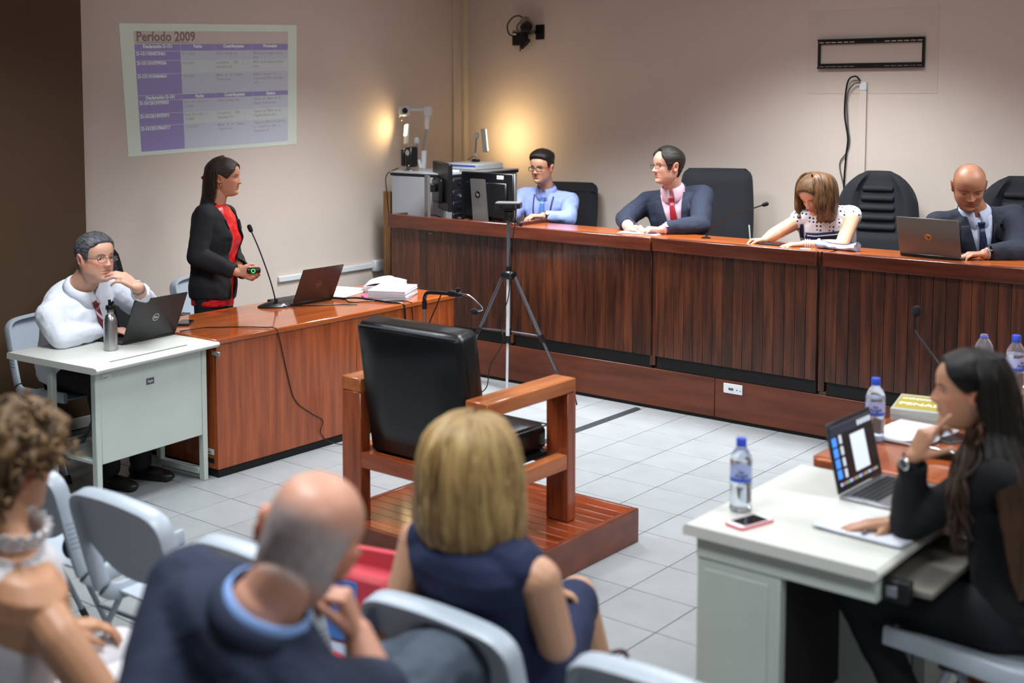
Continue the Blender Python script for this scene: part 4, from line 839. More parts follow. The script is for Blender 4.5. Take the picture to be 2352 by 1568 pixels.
t = thing('desk_phone', 'pale grey office telephone beside the monitor', 'telephone', (-5.42, 7.12, ZC), .3); obj('body', MB().prism([(-.08, 0), (.08, 0), (.08, .06), (-.08, .035)], -.08, .08), mat('phone_beige', '#c9c7bd', .5), t); obj('handset', MB().tube(bez([(-.06, -.05, .06), (0, -.05, .075), (.06, -.05, .085)], 5), .018, 10), MATS['phone_beige'], t); obj('keypad', MB().bx(-.03, .05, -.02, .06, .05, .0585, .002), GREYMET, t)
t = thing('computer_mouse', 'black computer mouse on the counter between the monitors', 'mouse', (-5.80, 7.09, ZC), .4); obj('shell', MB().ell((0, 0, .016), (.032, .055, .018)), BLACK, t); obj('wheel', MB().ell((0, .03, .032), (.004, .01, .006)), GREYMET, t)
cable('cable', 'black monitor cables lying behind the rail of the clerk counter', [(-6.22, 7.02, 1.03), (-6.1, 6.99, 1.12), (-5.98, 7.0, 1.10), (-5.88, 6.99, 1.05), (-5.8, 6.99, 1.02), (-5.7, 6.98, 1.0)], .005, BLACK)
# bags on the folding chairs
t = thing('tote_bag', 'red and blue shopping bag standing between the bald man and the blonde woman', 'bag', (-2.50, 2.57, .4365), radians(8)); t.scale = (.9, .9, .72)
obj('body', MB().bx(-.13, .13, -.07, .10, 0, .30, .02), mat('bag_red', '#c8434f', .6), t); obj('blue_panel', MB().bx(-.132, .02, -.0745, -.068, .02, .27, .002), mat('bag_blue', '#3f7cc4', .6), t); obj('flap', MB().prism([(-.13, .29), (.13, .30), (.10, .37), (-.06, .36)], .02, .05), MATS['bag_red'], t); obj('blue_side', MB().bx(.128, .133, -.06, .09, .02, .2, .001), MATS['bag_blue'], t)
t = thing('cushion', 'flat red cushion on the folding chair behind the bald man', 'cushion', (-2.55, 2.33, .4385), 0); me = cushion(.3, .16, .04, .01); me.materials.append(mat('cushion_red', '#c8333f', .7)); me.shade_smooth(); obj('pad', me, None, t, (0, 0, .022)); obj('tie', MB().tube([(-.14, -.07, .012), (-.17, -.085, .004)], .004, 6), MATS['cushion_red'], t)
t = thing('headset', 'dark blue headset hanging on the folding chair beside the curly haired woman', 'headset', (-3.62, 2.36, .50), 0); obj('band', MB().tube(bez([(-.05, 0, .02), (-.04, 0, .1), (.02, 0, .13), (.08, 0, .1), (.09, 0, .02)], 6), .012, 8), mat('headset_navy', '#0f1730', .4), t); obj('ear_pad', MB().ell((-.05, 0, 0), (.022, .04, .045)), MATS['headset_navy'], t); obj('ear_pad', MB().ell((.09, 0, 0), (.022, .04, .045)), MATS['headset_navy'], t)
# ------------------------------------------------------------------ people: builders
def tab(T, z):
    if z <= T[0][0]: return T[0][1]
    if z >= T[-1][0]: return T[-1][1]
    for i in range(len(T)-1):
        x0, y0 = T[i]; x1, y1 = T[i+1]
        if z <= x1:
            h = x1-x0; t = (z-x0)/h; xa, ya = T[max(i-1, 0)]; xb, yb = T[min(i+2, len(T)-1)]
            m0 = (y1-ya)/(x1-xa)*h; m1 = (yb-y0)/(xb-x0)*h
            return y0*(2*t**3-3*t*t+1)+m0*(t**3-2*t*t+t)+y1*(3*t*t-2*t**3)+m1*(t**3-t*t)
YF = [(-1, .046), (-.95, .068), (-.85, .082), (-.7, .0825), (-.45, .085), (-.2, .0865), (0, .0865), (.16, .0905), (.32, .093), (.5, .089), (.7, .073), (.85, .051), (.95, .029), (1, .004)]
YB = [(-1, -.0), (-.8, -.03), (-.6, -.052), (-.4, -.070), (-.2, -.084), (0, -.096), (.25, -.104), (.45, -.101), (.65, -.088), (.82, -.064), (.93, -.04), (1, -.004)]
WX_ = [(-1, .024), (-.94, .034), (-.82, .043), (-.6, .0555), (-.3, .0655), (0, .0715), (.2, .0745), (.4, .0755), (.6, .070), (.75, .060), (.88, .043), (.95, .029), (1, .004)]
HH = .115
def ga(v, s): return exp(-(v/s)**2)
def head_pt(th, z, o):
    yf, yb, w = tab(YF, z), tab(YB, z), tab(WX_, z); jaw = o.get('jaw', 1)
    if z < -.1: w *= 1+(jaw-1)*min(1, (-.1-z)/.5)
    c, s = cos(th), sin(th); x = w*(abs(s)**.93)*(1 if s > 0 else -1); y = yf*abs(c)**.93 if c > 0 else yb*abs(c)**.93
    if c > 0:
        ax = abs(x); zz = z*HH; d = 0
        nh = 0 if z > .1 or z < -.38 else (.003+.024*(.1-z)/.36 if z > -.26 else .027*(1-(-.26-z)/.12)**.6)
        nh *= o.get('nose', 1); d += nh*ga(x, .0055+.0075*min(1, max(0, (.1-z)/.36)))
        d += .009*ga(ax-.0125, .0065)*ga(zz+.031, .0065)
        d -= .0105*ga(ax-.031, .017)*ga(zz-.002, .0115); d += .0052*ga(ax-.031, .0115)*ga(zz+.0005, .0075)
        d += .005*ga(ax-.03, .024)*ga(zz-.0165, .007); d += .0045*ga(ax-.046, .02)*ga(zz+.024, .02)
        d += .0055*ga(x, .019)*ga(zz+.0545, .0045); d += .006*ga(x, .017)*ga(zz+.0655, .0052); d -= .0055*ga(x, .021)*ga(zz+.0598, .0022)
        d -= .004*ga(x, .02)*ga(zz+.076, .006); d += .004*ga(x, .018)*ga(zz+.094, .01)
        if o.get('open'): d -= .004*ga(x, .012)*ga(zz+.0605, .004)
        y += d*min(1, c*1.6)
    return V3((x, y, z*HH))
def head_mesh(o, nt=84, nz=64):
    mb = MB(); P = []
    ths = []
    for i in range(nt):
        u = i/nt*2-1; ths.append(pi*(u*.62+.38*u**3) if True else pi*u)
    for j in range(nz+1):
        z = -cos(pi*j/nz); z = .55*z+.45*(2*j/nz-1); P.append([head_pt(t, z, o) for t in ths])
    mb.grid(P, True); n = nt; mb.f += [tuple(reversed(range(n))), tuple(range(nz*n, (nz+1)*n))]
    return mb
def ear(mb, s, M):
    c = V3((s*.072, -.008, -.004)); P = []
    for k, (r, h) in enumerate(((.55, -.010), (1.0, -.002), (1.08, .006), (.95, .013), (.75, .012), (.55, .004), (.05, .0))):
        P.append([M @ (c+V3((s*(h+.004*sin(a)), -.4*h+.0175*r*cos(a)-.12*.03*sin(a)*r, .031*r*sin(a)*(1 if sin(a) > 0 else .92)))) for a in [2*pi*i/20 for i in range(20)]])
    o = len(mb.v); mb.grid(P, True); mb.f += [tuple(o+i for i in range(20)), tuple(o+6*20+i for i in range(20))]
def caps(mb, a, b, ra, rb, n=14, flat=1.0, up=None):
    a, b = V3(a), V3(b); d = (b-a); L = d.length or 1e-6; d = d/L; pts = []; rs = []
    for k in range(4): t = pi/2*k/4; pts.append(a-d*ra*cos(t)); rs.append(max(ra*sin(t), ra*.04))
    pts.append(a); rs.append(ra); pts.append(b); rs.append(rb)
    for k in range(3, -1, -1): t = pi/2*k/4; pts.append(b+d*rb*cos(t)); rs.append(max(rb*sin(t), rb*.04))
    mb.tube(pts, rs, n, None, True, up, flat)
def limb(mb, pts, rs, n=14):
    for i in range(len(pts)-1): caps(mb, pts[i], pts[i+1], rs[i], rs[i+1], n)
def hand(mb, wrist, fdir, pn, side, curl=(.35, .4, .45, .5), thumb=(.5, .5), sc=1.0, spread=.0, r0=.0083, bends=None):
    """fdir: wrist to knuckles, pn: palm normal, side +1 right hand; curl in radians for each joint of each finger"""
    y = V3(fdir).normalized(); z = -V3(pn); z = (z-y*z.dot(y)).normalized(); x = y.cross(z); w = V3(wrist)
    def L(a, b, c): return w+(x*a+y*b+z*c)*sc
    kn = [(-.026*side, .082, 0), (-.009*side, .087, .003), (.0085*side, .083, .002), (.0245*side, .074, -.002)]; ln = [(.042, .025, .020), (.046, .029, .021), (.042, .027, .020), (.033, .021, .018)]
    tips = []
    for f in range(4):
        k = kn[f]; caps(mb, L(k[0]*.55, .012, 0), L(*k), .0145*sc, .0115*sc, 10)
        p = L(*k); ang = 0; c = curl[f]; cs = bends[f] if bends else (c, c*1.15, c*.8); sx = -side*(1.5-f)*spread
        for q in range(3):
            ang += cs[q]; d = (y*cos(ang)-z*sin(ang)+x*sx).normalized(); e = p+d*ln[f][q]*sc; r = r0*sc*(1-.08*q)*(1 if f < 3 else .9); caps(mb, p, e, r, r*.93, 10); p = e
        tips.append(p)
    b = L(-.02*side, .018, -.006); a1, a2 = thumb; d = (x*(-side)*sin(a1)+y*cos(a1)-z*.25).normalized(); e = b+d*.042*sc; caps(mb, b, e, .0135*sc, .011*sc, 10)
    d = (x*(-side)*sin(a1-a2*.6)+y*cos(a1-a2*.6)-z*(.25+a2*.5)).normalized(); e2 = e+d*.03*sc; caps(mb, e, e2, .0105*sc, .0095*sc, 10); d = (x*(-side)*sin(a1-a2*1.1)+y*cos(a1-a2*1.1)-z*(.3+a2*.9)).normalized(); e3 = e2+d*.024*sc; caps(mb, e2, e3, .0095*sc, .008*sc, 10)
    return tips
def voxel(mb, size, smooth=2, fac=.5):
    me = bpy.data.meshes.new('tmp'); me.from_pydata([tuple(p) for p in mb.v], [], mb.f)
    bm = bmesh.new(); bm.from_mesh(me); bmesh.ops.recalc_face_normals(bm, faces=bm.faces); bm.to_mesh(me); bm.free()
    o = bpy.data.objects.new('tmp', me); COL.objects.link(o); m = o.modifiers.new('r', 'REMESH'); m.mode = 'VOXEL'; m.voxel_size = size
    if smooth: s = o.modifiers.new('s', 'SMOOTH'); s.factor = fac; s.iterations = smooth
    dg = bpy.context.evaluated_depsgraph_get(); out = bpy.data.meshes.new_from_object(o.evaluated_get(dg)); bpy.data.objects.remove(o); bpy.data.meshes.remove(me); return out
def wrinkle(me, amp, sc, stretch=(1, 1, 1), seed=0):
    n = [v.normal.copy() for v in me.vertices]
    for v, q in zip(me.vertices, n):
        p = v.co; h = noise.noise(V3((p.x*sc*stretch[0]+seed, p.y*sc*stretch[1], p.z*sc*stretch[2])))+.5*noise.noise(V3((p.x*sc*2.3+seed, p.y*sc*2.3, p.z*sc*2.3)))
        v.co = p+q*amp*(h if h > -.2 else h*1.6)
def fin(name, me, m, parent, org, smooth=True):
    for v in me.vertices: v.co -= org
    me.materials.clear(); me.materials.append(m)
    if smooth: me.shade_smooth()
    return obj(name, me, None, parent)
def ori(f, up, pos, sc=1.0):
    """frame whose y axis is f"""
    y = V3(f).normalized(); z = V3(up); z = (z-y*z.dot(y)).normalized(); x = y.cross(z)
    return Matrix(((x.x*sc, y.x*sc, z.x*sc, pos[0]), (x.y*sc, y.y*sc, z.y*sc, pos[1]), (x.z*sc, y.z*sc, z.z*sc, pos[2]), (0, 0, 0, 1)))
CR, CT = V3((.7574, .6529, 0)).normalized(), V3((.6511, -.7550, 0)).normalized()
def adir(a, el=0):
    """world direction for an image angle: 0 = image right, 90 = towards the camera, 180 = image left"""
    a = radians(a); e = radians(el); h = CR*cos(a)+CT*sin(a); return (h*cos(e)+V3((0, 0, 1))*sin(e)).normalized()
TORSO = [(0, .150, .105, 0), (.14, .160, .112, 0), (.30, .148, .106, .0), (.48, .145, .105, .002), (.66, .158, .115, .004), (.80, .168, .112, .0), (.90, .165, .095, -.006), (.965, .125, .075, -.008), (1.0, .066, .062, -.002)]
def torso_rings(pel, nek, F, g, prof=None, bulk=1.0, belly=0, n=28, sh=1.0, fem=0):
    pel, nek = V3(pel), V3(nek); U = (nek-pel).normalized(); R = V3(F).cross(U).normalized(); Fw = U.cross(R).normalized(); P = []
    for t, w, d, off in (prof or TORSO):
        c = pel.lerp(nek, t)+Fw*off; bl = belly*exp(-((t-.3)/.25)**2); w2 = w*bulk*(sh if t > .7 else 1)+g; d2 = d*bulk+g; ring = []
        for i in range(n):
            a = 2*pi*i/n; q = abs(sin(a))**.85*(1 if sin(a) > 0 else -1); y = abs(cos(a))**.85*(1 if cos(a) > 0 else -1); fr = (d2+bl) if y > 0 else d2
            if fem and y > 0: fr += fem*exp(-((t-.66)/.11)**2)*(exp(-((abs(q)-.45)/.33)**2))
            ring.append(c+R*q*w2+Fw*y*fr)
        P.append(ring)
    return P, R, Fw, U
def torso(mb, *a, **k):
    P, R, Fw, U = torso_rings(*a, **k); n = len(P[0]); o = len(mb.v); mb.grid(P, True); mb.f += [tuple(o+i for i in reversed(range(n))), tuple(o+(len(P)-1)*n+i for i in range(n))]; return R, Fw, U
def stretch_prof(f): return [(t, w*f, d*f, o) for t, w, d, o in TORSO]

def hair_mat(name, c, c2, rough=.42, sc=1.0, mix=.5, tip=None):
    if name in MATS: return MATS[name]
    m = mat(name, c, rough, spec=.4); nt = m.node_tree; N = nt.nodes; L = nt.links; at = N.new('ShaderNodeAttribute'); at.attribute_name = 'hc'; nz = N.new('ShaderNodeTexNoise'); nz.inputs['Scale'].default_value = sc; nz.inputs['Detail'].default_value = 6; nz.inputs['Roughness'].default_value = .7; L.new(at.outputs['Vector'], nz.inputs[0])
    cr = N.new('ShaderNodeValToRGB'); cr.color_ramp.elements[0].position = mix-.17; cr.color_ramp.elements[1].position = mix+.17; cr.color_ramp.elements[0].color = lin(c2); cr.color_ramp.elements[1].color = lin(c); L.new(nz.outputs[0], cr.inputs[0]); L.new(cr.outputs[0], N['Principled BSDF'].inputs['Base Color'])
    if tip:
        sx = N.new('ShaderNodeSeparateXYZ'); L.new(at.outputs['Vector'], sx.inputs[0]); mr = N.new('ShaderNodeMapRange'); mr.inputs[1].default_value = .45; mr.inputs[2].default_value = .85; L.new(sx.outputs[2], mr.inputs[0]); mx = N.new('ShaderNodeMix'); mx.data_type = 'RGBA'; ml = N.new('ShaderNodeMath'); ml.operation = 'MULTIPLY'; L.new(mr.outputs[0], ml.inputs[0]); L.new(nz.outputs[0], ml.inputs[1]); L.new(ml.outputs[0], mx.inputs[0]); L.new(cr.outputs[0], mx.inputs[6]); mx.inputs[7].default_value = lin(tip); L.new(mx.outputs[2], N['Principled BSDF'].inputs['Base Color'])
    bp = N.new('ShaderNodeBump'); bp.inputs['Distance'].default_value = .004; bp.inputs['Strength'].default_value = .8; L.new(nz.outputs[0], bp.inputs['Height']); L.new(bp.outputs[0], N['Principled BSDF'].inputs['Normal']); return m
def set_hc(me, vals):
    at = me.attributes.new('hc', 'FLOAT_VECTOR', 'POINT'); at.data.foreach_set('vector', [c for v in vals for c in v])
SKINS = {}
def skin_mat(name, rough=.43):
    if name not in SKINS: SKINS[name] = mat('skin_'+name, '#c08c70', rough, sss=.08, attr='Col', bump=.00015, bump_scale=700, noise_amt=0, noise_scale=300, spec=.45)
    return SKINS[name]
class Person:
    def __init__(s, label, org, skin, group=None):
        s.org = V3(org); s.root = thing('person', label, 'person', org, 0, group); s.body = MB(); s.skin = lin(skin)[:3]; s.paint = []; s.HM = None
    def torso(s, pel, nek, F, **k):
        s.pel, s.nek, s.F = V3(pel), V3(nek), V3(F); s.tk = k; gb = k.pop('gb', -.012); s.R, s.Fw, s.U = torso(s.body, pel, nek, F, gb, **k); s.TF = Matrix(((s.R.x, s.Fw.x, s.U.x, nek[0]), (s.R.y, s.Fw.y, s.U.y, nek[1]), (s.R.z, s.Fw.z, s.U.z, nek[2]), (0, 0, 0, 1)))
    def head(s, pos, F, up=(0, 0, 1), sc=1.04, neck=.055, **o):
        s.HM = ori(F, up, pos, sc); s.ho = o; s.hsc = sc; hm = head_mesh(o); hm.v = [s.HM @ p for p in hm.v]; s.hm = hm
        s.body.v_off = len(s.body.v); s.body.add(hm.v, hm.f)
        for e in (-1, 1): ear(s.body, e, s.HM)
        a = s.nek-s.U*.03; b = s.HM @ V3((0, -.022, -.055)); c = s.HM @ V3((0, -.012, -.02)); caps(s.body, a, b, neck*1.12, neck, 18); caps(s.body, b, c, neck, neck*.96, 18); caps(s.body, s.nek-s.U*.05, s.nek+s.U*.0, neck*1.45, neck*1.1, 16)
    def arm(s, side, sho, elb, wri, r=(.048, .043, .038, .0265), hand_kw=None):
        sh = s.nek+s.R*sho[0]*side+s.U*sho[1]+s.Fw*(sho[2] if len(sho) > 2 else 0); e, w = V3(elb), V3(wri); mid = e.lerp(w, .3)
        caps(s.body, s.nek-s.U*.05+s.R*.04*side, sh, .055, r[0]*1.02); caps(s.body, sh, e, r[0], r[1]); caps(s.body, e, mid, r[1], r[2]*1.08); caps(s.body, mid, w, r[2]*1.08, r[3], 14)
        s.__dict__['arm%d' % side] = (sh, e, w)
        if hand_kw: return hand(s.body, w, side=side, **hand_kw)
    def finish(s, vox=.0045, extra=None, name='body'):
        me = voxel(s.body, vox, 2, .5); bm = bmesh.new(); bm.from_mesh(me); inv = s.HM.inverted()
        for rep, lim in ((0, .028), (1, .05)):
            es = []
            for e in bm.edges:
                q = inv @ ((e.verts[0].co+e.verts[1].co)/2)
                if q.y > lim and -.10 < q.z < (.055 if rep else .09) and abs(q.x) < .062: es.append(e)
            bmesh.ops.subdivide_edges(bm, edges=es, cuts=1, use_grid_fill=True)
        bmesh.ops.triangulate(bm, faces=[f for f in bm.faces if len(f.verts) > 4]); bm.to_mesh(me); bm.free(); bt = BVHTree.FromPolygons([tuple(v) for v in s.hm.v], s.hm.f); inv = s.HM.inverted(); sc = s.hsc
        nrm = [v.normal.copy() for v in me.vertices]
        for v, vn in zip(me.vertices, nrm):
            q = inv @ v.co
            if q.z > -.13 and abs(q.x) < .085 and q.length < .17:
                if q.z < -.105 or (abs(q.x) > .062 and abs(q.z) < .045 and abs(q.y) < .04): continue
                h = bt.find_nearest(v.co)
                if h[0] and h[3] < .007*sc: v.co = v.co.lerp(h[0], .9 if (h[0]-v.co).dot(vn) > -.006 else .3)
        ca = me.color_attributes.new('Col', 'FLOAT_COLOR', 'POINT'); base = s.skin; data = []
        lip = s.ho.get('lip', (.72, .42, .40)); red = s.ho.get('red', .12); fz = s.ho.get('paint'); brow = lin(s.ho.get('brow', '#2a1c16'))[:3]; bw = s.ho.get('bw', .0035)
        for v in me.vertices:
            q = inv @ v.co; c = list(base)
            if abs(q.x) < .09 and -.12 < q.z < .14 and abs(q.y) < .14:
                ax = abs(q.x)
                if q.y > .03:
                    k = red*ga(ax-.042, .02)*ga(q.z+.022, .02)+red*.8*ga(q.x, .014)*ga(q.z+.028, .012); c = [c[0]*(1+k*.5), c[1]*(1-k), c[2]*(1-k)]
                    k = min(1, 1.6*ga(q.x, .021)*max(ga(q.z+.0545, .005), ga(q.z+.0655, .0055))); k = k if k > .35 else k*.4; c = [c[i]*(1-k)+base[i]*lip[i]*k for i in range(3)]
                    bz = .0185+.003*(1-((ax-.03)/.018)**2)
                    if .010 < ax < .05: k = ga(q.z-bz, bw)*min(1, (ax-.010)/.006)*min(1, (.05-ax)/.008); c = [c[i]*(1-k*.9)+brow[i]*k*.9 for i in range(3)]
                if abs(q.x) > .066 and abs(q.z) < .045 and abs(q.y) < .035: c = [c[0]*1.05, c[1]*.85, c[2]*.8]
                if fz: c = fz(q, c)
            data += [c[0], c[1], c[2], 1.0]
        ca.data.foreach_set('color', data)
        b = fin(name, me, skin_mat('s'), s.root, s.org); s.bo = b
        if s.ho.get('eyes', True): s.eyes()
        return b
    def local(s, p): return V3(p)-s.org
    def on_head(s, x, z, lift=0):
        M = s.HM; o = M @ V3((x, .3, z)); d = (M.to_3x3() @ V3((0, -1, 0))).normalized(); bt = BVHTree.FromPolygons([tuple(v) for v in s.hm.v], s.hm.f); h = bt.ray_cast(o, d)[0]
        return M.inverted() @ h+V3((0, lift, 0)) if h else V3((x, .085+lift, z))
    def eyes(s):
        op = s.ho.get('lid', .78); gx = s.ho.get('gaze', 0); iris = mat('iris_dark', '#2b1a12', .15); wh = mat('eye_white', '#cfc9c4', .25); lash = mat('lash', '#1a1210', .8)
        HL = Matrix.Translation(-s.org) @ s.HM
        for e in (-1, 1):
            y = s.on_head(e*.031, .0).y; c = V3((e*.031, y-.0012, -.0005))
            if op > .15:
                eo = obj('eye', MB().ell(c, (.0125, .0042, .0058*op), HL, 16, 8), wh, s.root); obj('iris', MB().ell(c+V3((gx, .0026, 0)), (.0052, .0022, min(.0052, .0056*op)), HL, 12, 8), iris, eo)
            P = [c+V3((.0135*u, .0045-.0035*u*u, .0062*op*(1-u*u*.9)-.0004-(0 if op > .15 else .002*(1-u*u)))) for u in [-1, -.6, -.2, .2, .6, 1]]
            obj('upper_lid', MB().tube(P, [.0008, .0014, .0016, .0016, .0014, .0008], 6, HL), lash, s.root)
    def hair_cap(s, line, th, m, name='hair', ridge=.0015, rs=(130, 14, 25), jit=.02, mode='slick', nt=130, nz=80, fade=.10, seed=0):
        """line: [(deg from front, z)] lower hair limit; th(theta, z): thickness"""
        P = []; HL = Matrix.Translation(-s.org) @ s.HM; hc = []
        keep = []
        for j in range(nz+1):
            z = -.82+1.82*j/nz; z = min(z, 1); row = []; kr = []
            for i in range(nt):
                t = 2*pi*i/nt-pi; dg = abs(math.degrees(t)); zl = tab(line, dg)+jit*noise.noise((t*9, z*3, seed)); k = max(0, min(1, (z-zl)/fade)); k = k*k*(3-2*k)
                p = head_pt(t, z, s.ho); n = V3((p.x/.074**2*1.0, (p.y)/.097**2, (p.z-.015)/.1**2)).normalized()
                r = ridge*noise.noise((p.x*rs[0]+seed, p.y*rs[1], p.z*rs[2])); row.append(HL @ (p+n*((th(t, z)+r)*k-.006*(1-k)))); kr.append(k > .01); hc.append((atan2(p.x, p.z+.05)*22+seed, p.y*25, 0) if mode == 'slick' else (t*22+seed, z*2.5, 0))
            P.append(row); keep.append(kr)
        mb = MB(); mb.v = [p for r in P for p in r]
        for j in range(nz):
            for i in range(nt):
                q = ((j, i), (j, (i+1) % nt), (j+1, (i+1) % nt), (j+1, i))
                if any(keep[a][b] for a, b in q): mb.f.append(tuple(a*nt+b for a, b in q))
        top_c = len(mb.v); mb.f.append(tuple(range(nz*nt, nz*nt+nt)))
        me = mb.mesh(name, m, 80, False); set_hc(me, hc)
        return obj(name, me, None, s.root)
    def hair_fall(s, levels, m, name='hair_length', M=None, nphi=90, sub=8, ridge=.004, freq=26, thick=.02, seed=0, tipj=.02, asym=(1, 1)):
        """levels: (z, rx, yback, yfront, phi_max_deg, xshift, yshift), in frame M"""
        HL = Matrix.Translation(-s.org) @ (M or s.HM); P = []; L = [tuple(l)+(0,)*(7-len(l)) for l in levels]; pts = bez([V3((l[0], l[1], l[2])) for l in L], sub); p2 = bez([V3((l[3], l[4], l[5])) for l in L], sub); p3 = bez([V3((l[6], 0, 0)) for l in L], sub); hc = []
        n = len(pts)
        for j in range(n):
            z, rx, yb = pts[j]; yf, ph, xs = p2[j]; ys = p3[j].x; row = []; v = j/(n-1)
            for i in range(nphi+1):
                a = radians(ph)*(-asym[0]+(asym[0]+asym[1])*i/nphi); hc.append((a*24+seed, v*3.5, v)); sx = sin(a); c = cos(a); rr = ridge*(noise.noise((a*freq/3, v*1.6, seed))+.6*noise.noise((a*freq, v*2.0, seed+5)))*min(1, v*3+.15)
                x = (rx+rr)*sx; y = -(yb+rr)*c if c > 0 else (yf+rr)*(-c); zz = z-(tipj*noise.noise((a*freq*.6, seed, 0)) if v > .8 else 0)*(v-.8)*5
                row.append(HL @ V3((x+xs, y+ys, zz)))
            P.append(row)
        me = MB().grid(P).mesh(name, m, 80, False); set_hc(me, hc); o = obj(name, me, None, s.root); md = o.modifiers.new('t', 'SOLIDIFY'); md.thickness = thick; md.offset = -1; return o
    def locks(s, name, m, paths, r, M=None, seed=0):
        mb = MB(); hc = []; T = Matrix.Translation(-s.org)
        for k, P in enumerate(paths):
            c0 = len(mb.v); Q = bez(P, 6); n = len(Q); mb.tube([T @ q for q in Q], [r*(.5+.5*sin(pi*min(1, .15+.9*i/n))) for i in range(n)], 6, flat=.6); hc += [(k*3.1+seed+(j % 6)*.3, (j//6)*.12, 0) for j in range(len(mb.v)-c0)]
        me = mb.mesh(name, m, 80, False); set_hc(me, hc); return obj(name, me, None, s.root)
    # ---- clothing
    def top(s, name, m, g=.012, cuffs=(.97, .97), vox=.008, vcut=None, wr=(.004, 11), prof=None, sleeve=None, arms=(-1, 1), seed=0, smooth=3, hem=None, rs=(.050, .048, .043, .036), shg=.014, neckcut=None, pelx=0, bare=False):
        mb = MB(); k = dict(s.tk); k['prof'] = prof or k.get('prof'); torso(mb, s.pel-s.U*pelx, s.nek, s.F, g, **k)
        for sd in arms:
            sh, e, w = s.__dict__['arm%d' % sd]
            if bare: caps(mb, s.nek-s.U*.05+s.R*.04*sd, s.nek.lerp(sh, bare), .062+g, .058+g*.8); continue
            caps(mb, s.nek-s.U*.055+s.R*.05*sd, sh, .058+g*.6, rs[0]+shg)
            cf = cuffs[0 if sd < 0 else 1]; caps(mb, sh, e, rs[0]+shg, rs[1]+g*.7)
            if cf > 0: mid = e.lerp(w, .35*cf); end = e.lerp(w, cf); caps(mb, e, mid, rs[1]+g*.7, rs[2]+g*.8); mb.tube([mid, mid.lerp(end, .6), end, end+(end-mid).normalized()*.002], [rs[2]+g*.8, rs[3]+g*.7, rs[3]+g*.55, .01], 16)
        me = voxel(mb, vox, smooth, .5); wrinkle(me, wr[0], wr[1], seed=seed)
        if vcut:
            zb, xn, depth = vcut; inv = s.TF.inverted(); bm = bmesh.new(); bm.from_mesh(me); T3 = s.TF.to_3x3(); pb = s.TF @ V3((0, 0, zb))
            for sd in (-1, 1):
                d = V3((sd*xn, 0, .03-zb)); nn = T3 @ V3((d.z, 0, -d.x)); bmesh.ops.bisect_plane(bm, geom=bm.verts[:]+bm.edges[:]+bm.faces[:], plane_co=pb, plane_no=nn, dist=1e-5)
            kill = []
            for f in bm.faces:
                q = inv @ f.calc_center_median()
                if q.z > zb and depth < q.y < .2 and abs(q.x) < xn*(q.z-zb)/(.03-zb): kill.append(f)
                elif (q.x**2+(q.y)**2) < .066**2 and q.z > -.02: kill.append(f)
            bmesh.ops.delete(bm, geom=kill, context='FACES'); bm.to_mesh(me); bm.free()
        s.__dict__['mesh_'+name] = BVHTree.FromPolygons([v.co.copy() for v in me.vertices], [tuple(p.vertices) for p in me.polygons])
        o = fin(name, me, m, s.root, s.org)
        if vcut: md = o.modifiers.new('t', 'SOLIDIFY'); md.thickness = .005; md.offset = -1
        return o
    def surf(s, garment, x, z, lift=.003):
        """point of the garment front at torso coordinates x, z"""
        T3 = s.TF.to_3x3(); h = s.__dict__['mesh_'+garment].ray_cast(s.TF @ V3((x, .225, z)), T3 @ V3((0, -1, 0)))
        if not h[0]: return s.TF @ V3((x, .085, z))
        return h[0]+T3 @ V3((0, lift, 0))
    def strip(s, name, m, garment, pts, lift=.004, th=.004, seg=6):
        """pts: (z, xleft, xright) in torso coordinates, laid on a garment front"""
        Q = bez([V3(p) for p in pts], 4); P = []
        for z, a, b in Q: P.append([s.surf(garment, a+(b-a)*i/seg, z, lift+th/2)-s.org for i in range(seg+1)])
        for i in range(1, len(P)-1): P[i] = [(P[i-1][k]+P[i][k]*2+P[i+1][k])/4 for k in range(seg+1)]
        o = obj(name, MB().grid(P), m, s.root, ang=60); md = o.modifiers.new('t', 'SOLIDIFY'); md.thickness = th; md.offset = 0; return o
    def lapels(s, m, garment='jacket', zb=-.3, xn=.07, w=.062, th=.006):
        for sd in (-1, 1):
            pts = []
            for i in range(9):
                t = i/8; z = zb+(-.035-zb)*t; xe = xn*(z-zb)/(.03-zb); ww = .012+w*min(1, t*1.7)*(1 if t < .72 else 1-(t-.72)*1.6)
                pts.append((z, sd*(xe-.004), sd*(xe+ww)))
            s.strip('lapel', m, garment, pts, .005, th)
        s.collar('jacket_collar', m, .076, .094, .038, -.02, 78, 0, .006, taper=1)
    def collar(s, name, m, rt, rb, zt, zb, gap, dip, th=.004, tilt=.2, taper=0):
        HM = s.TF; P = [[], [], []]; n = 40; nc = (s.HM @ V3((0, -.018, -.09))-s.nek); off = V3((nc.dot(s.R), nc.dot(s.Fw), 0))*.35
        for i in range(n+1):
            a = radians(gap)+(2*pi-2*radians(gap))*i/n; f = max(0, cos(a)); dd = dip*max(0, (f-.35)/.65)**1.2; tp = min(1, min(i, n-i)/8) if taper else 1
            for k, (r, z) in enumerate(((rt, zt), ((rt+rb)/2+.002, (zt+zb)/2-dd*.4), (rb+dd*.55, zb-dd))):
                P[k].append(HM @ (V3((r*sin(a)*1.02, r*cos(a)*.98+.002, (zb+(z-zb)*tp)-.03*cos(a)*tilt*2))+off*(1 if k == 0 else .5))-s.org)
        o = obj(name, MB().grid(P), m, s.root, ang=60); md = o.modifiers.new('t', 'SOLIDIFY'); md.thickness = th; md.offset = 1; return o
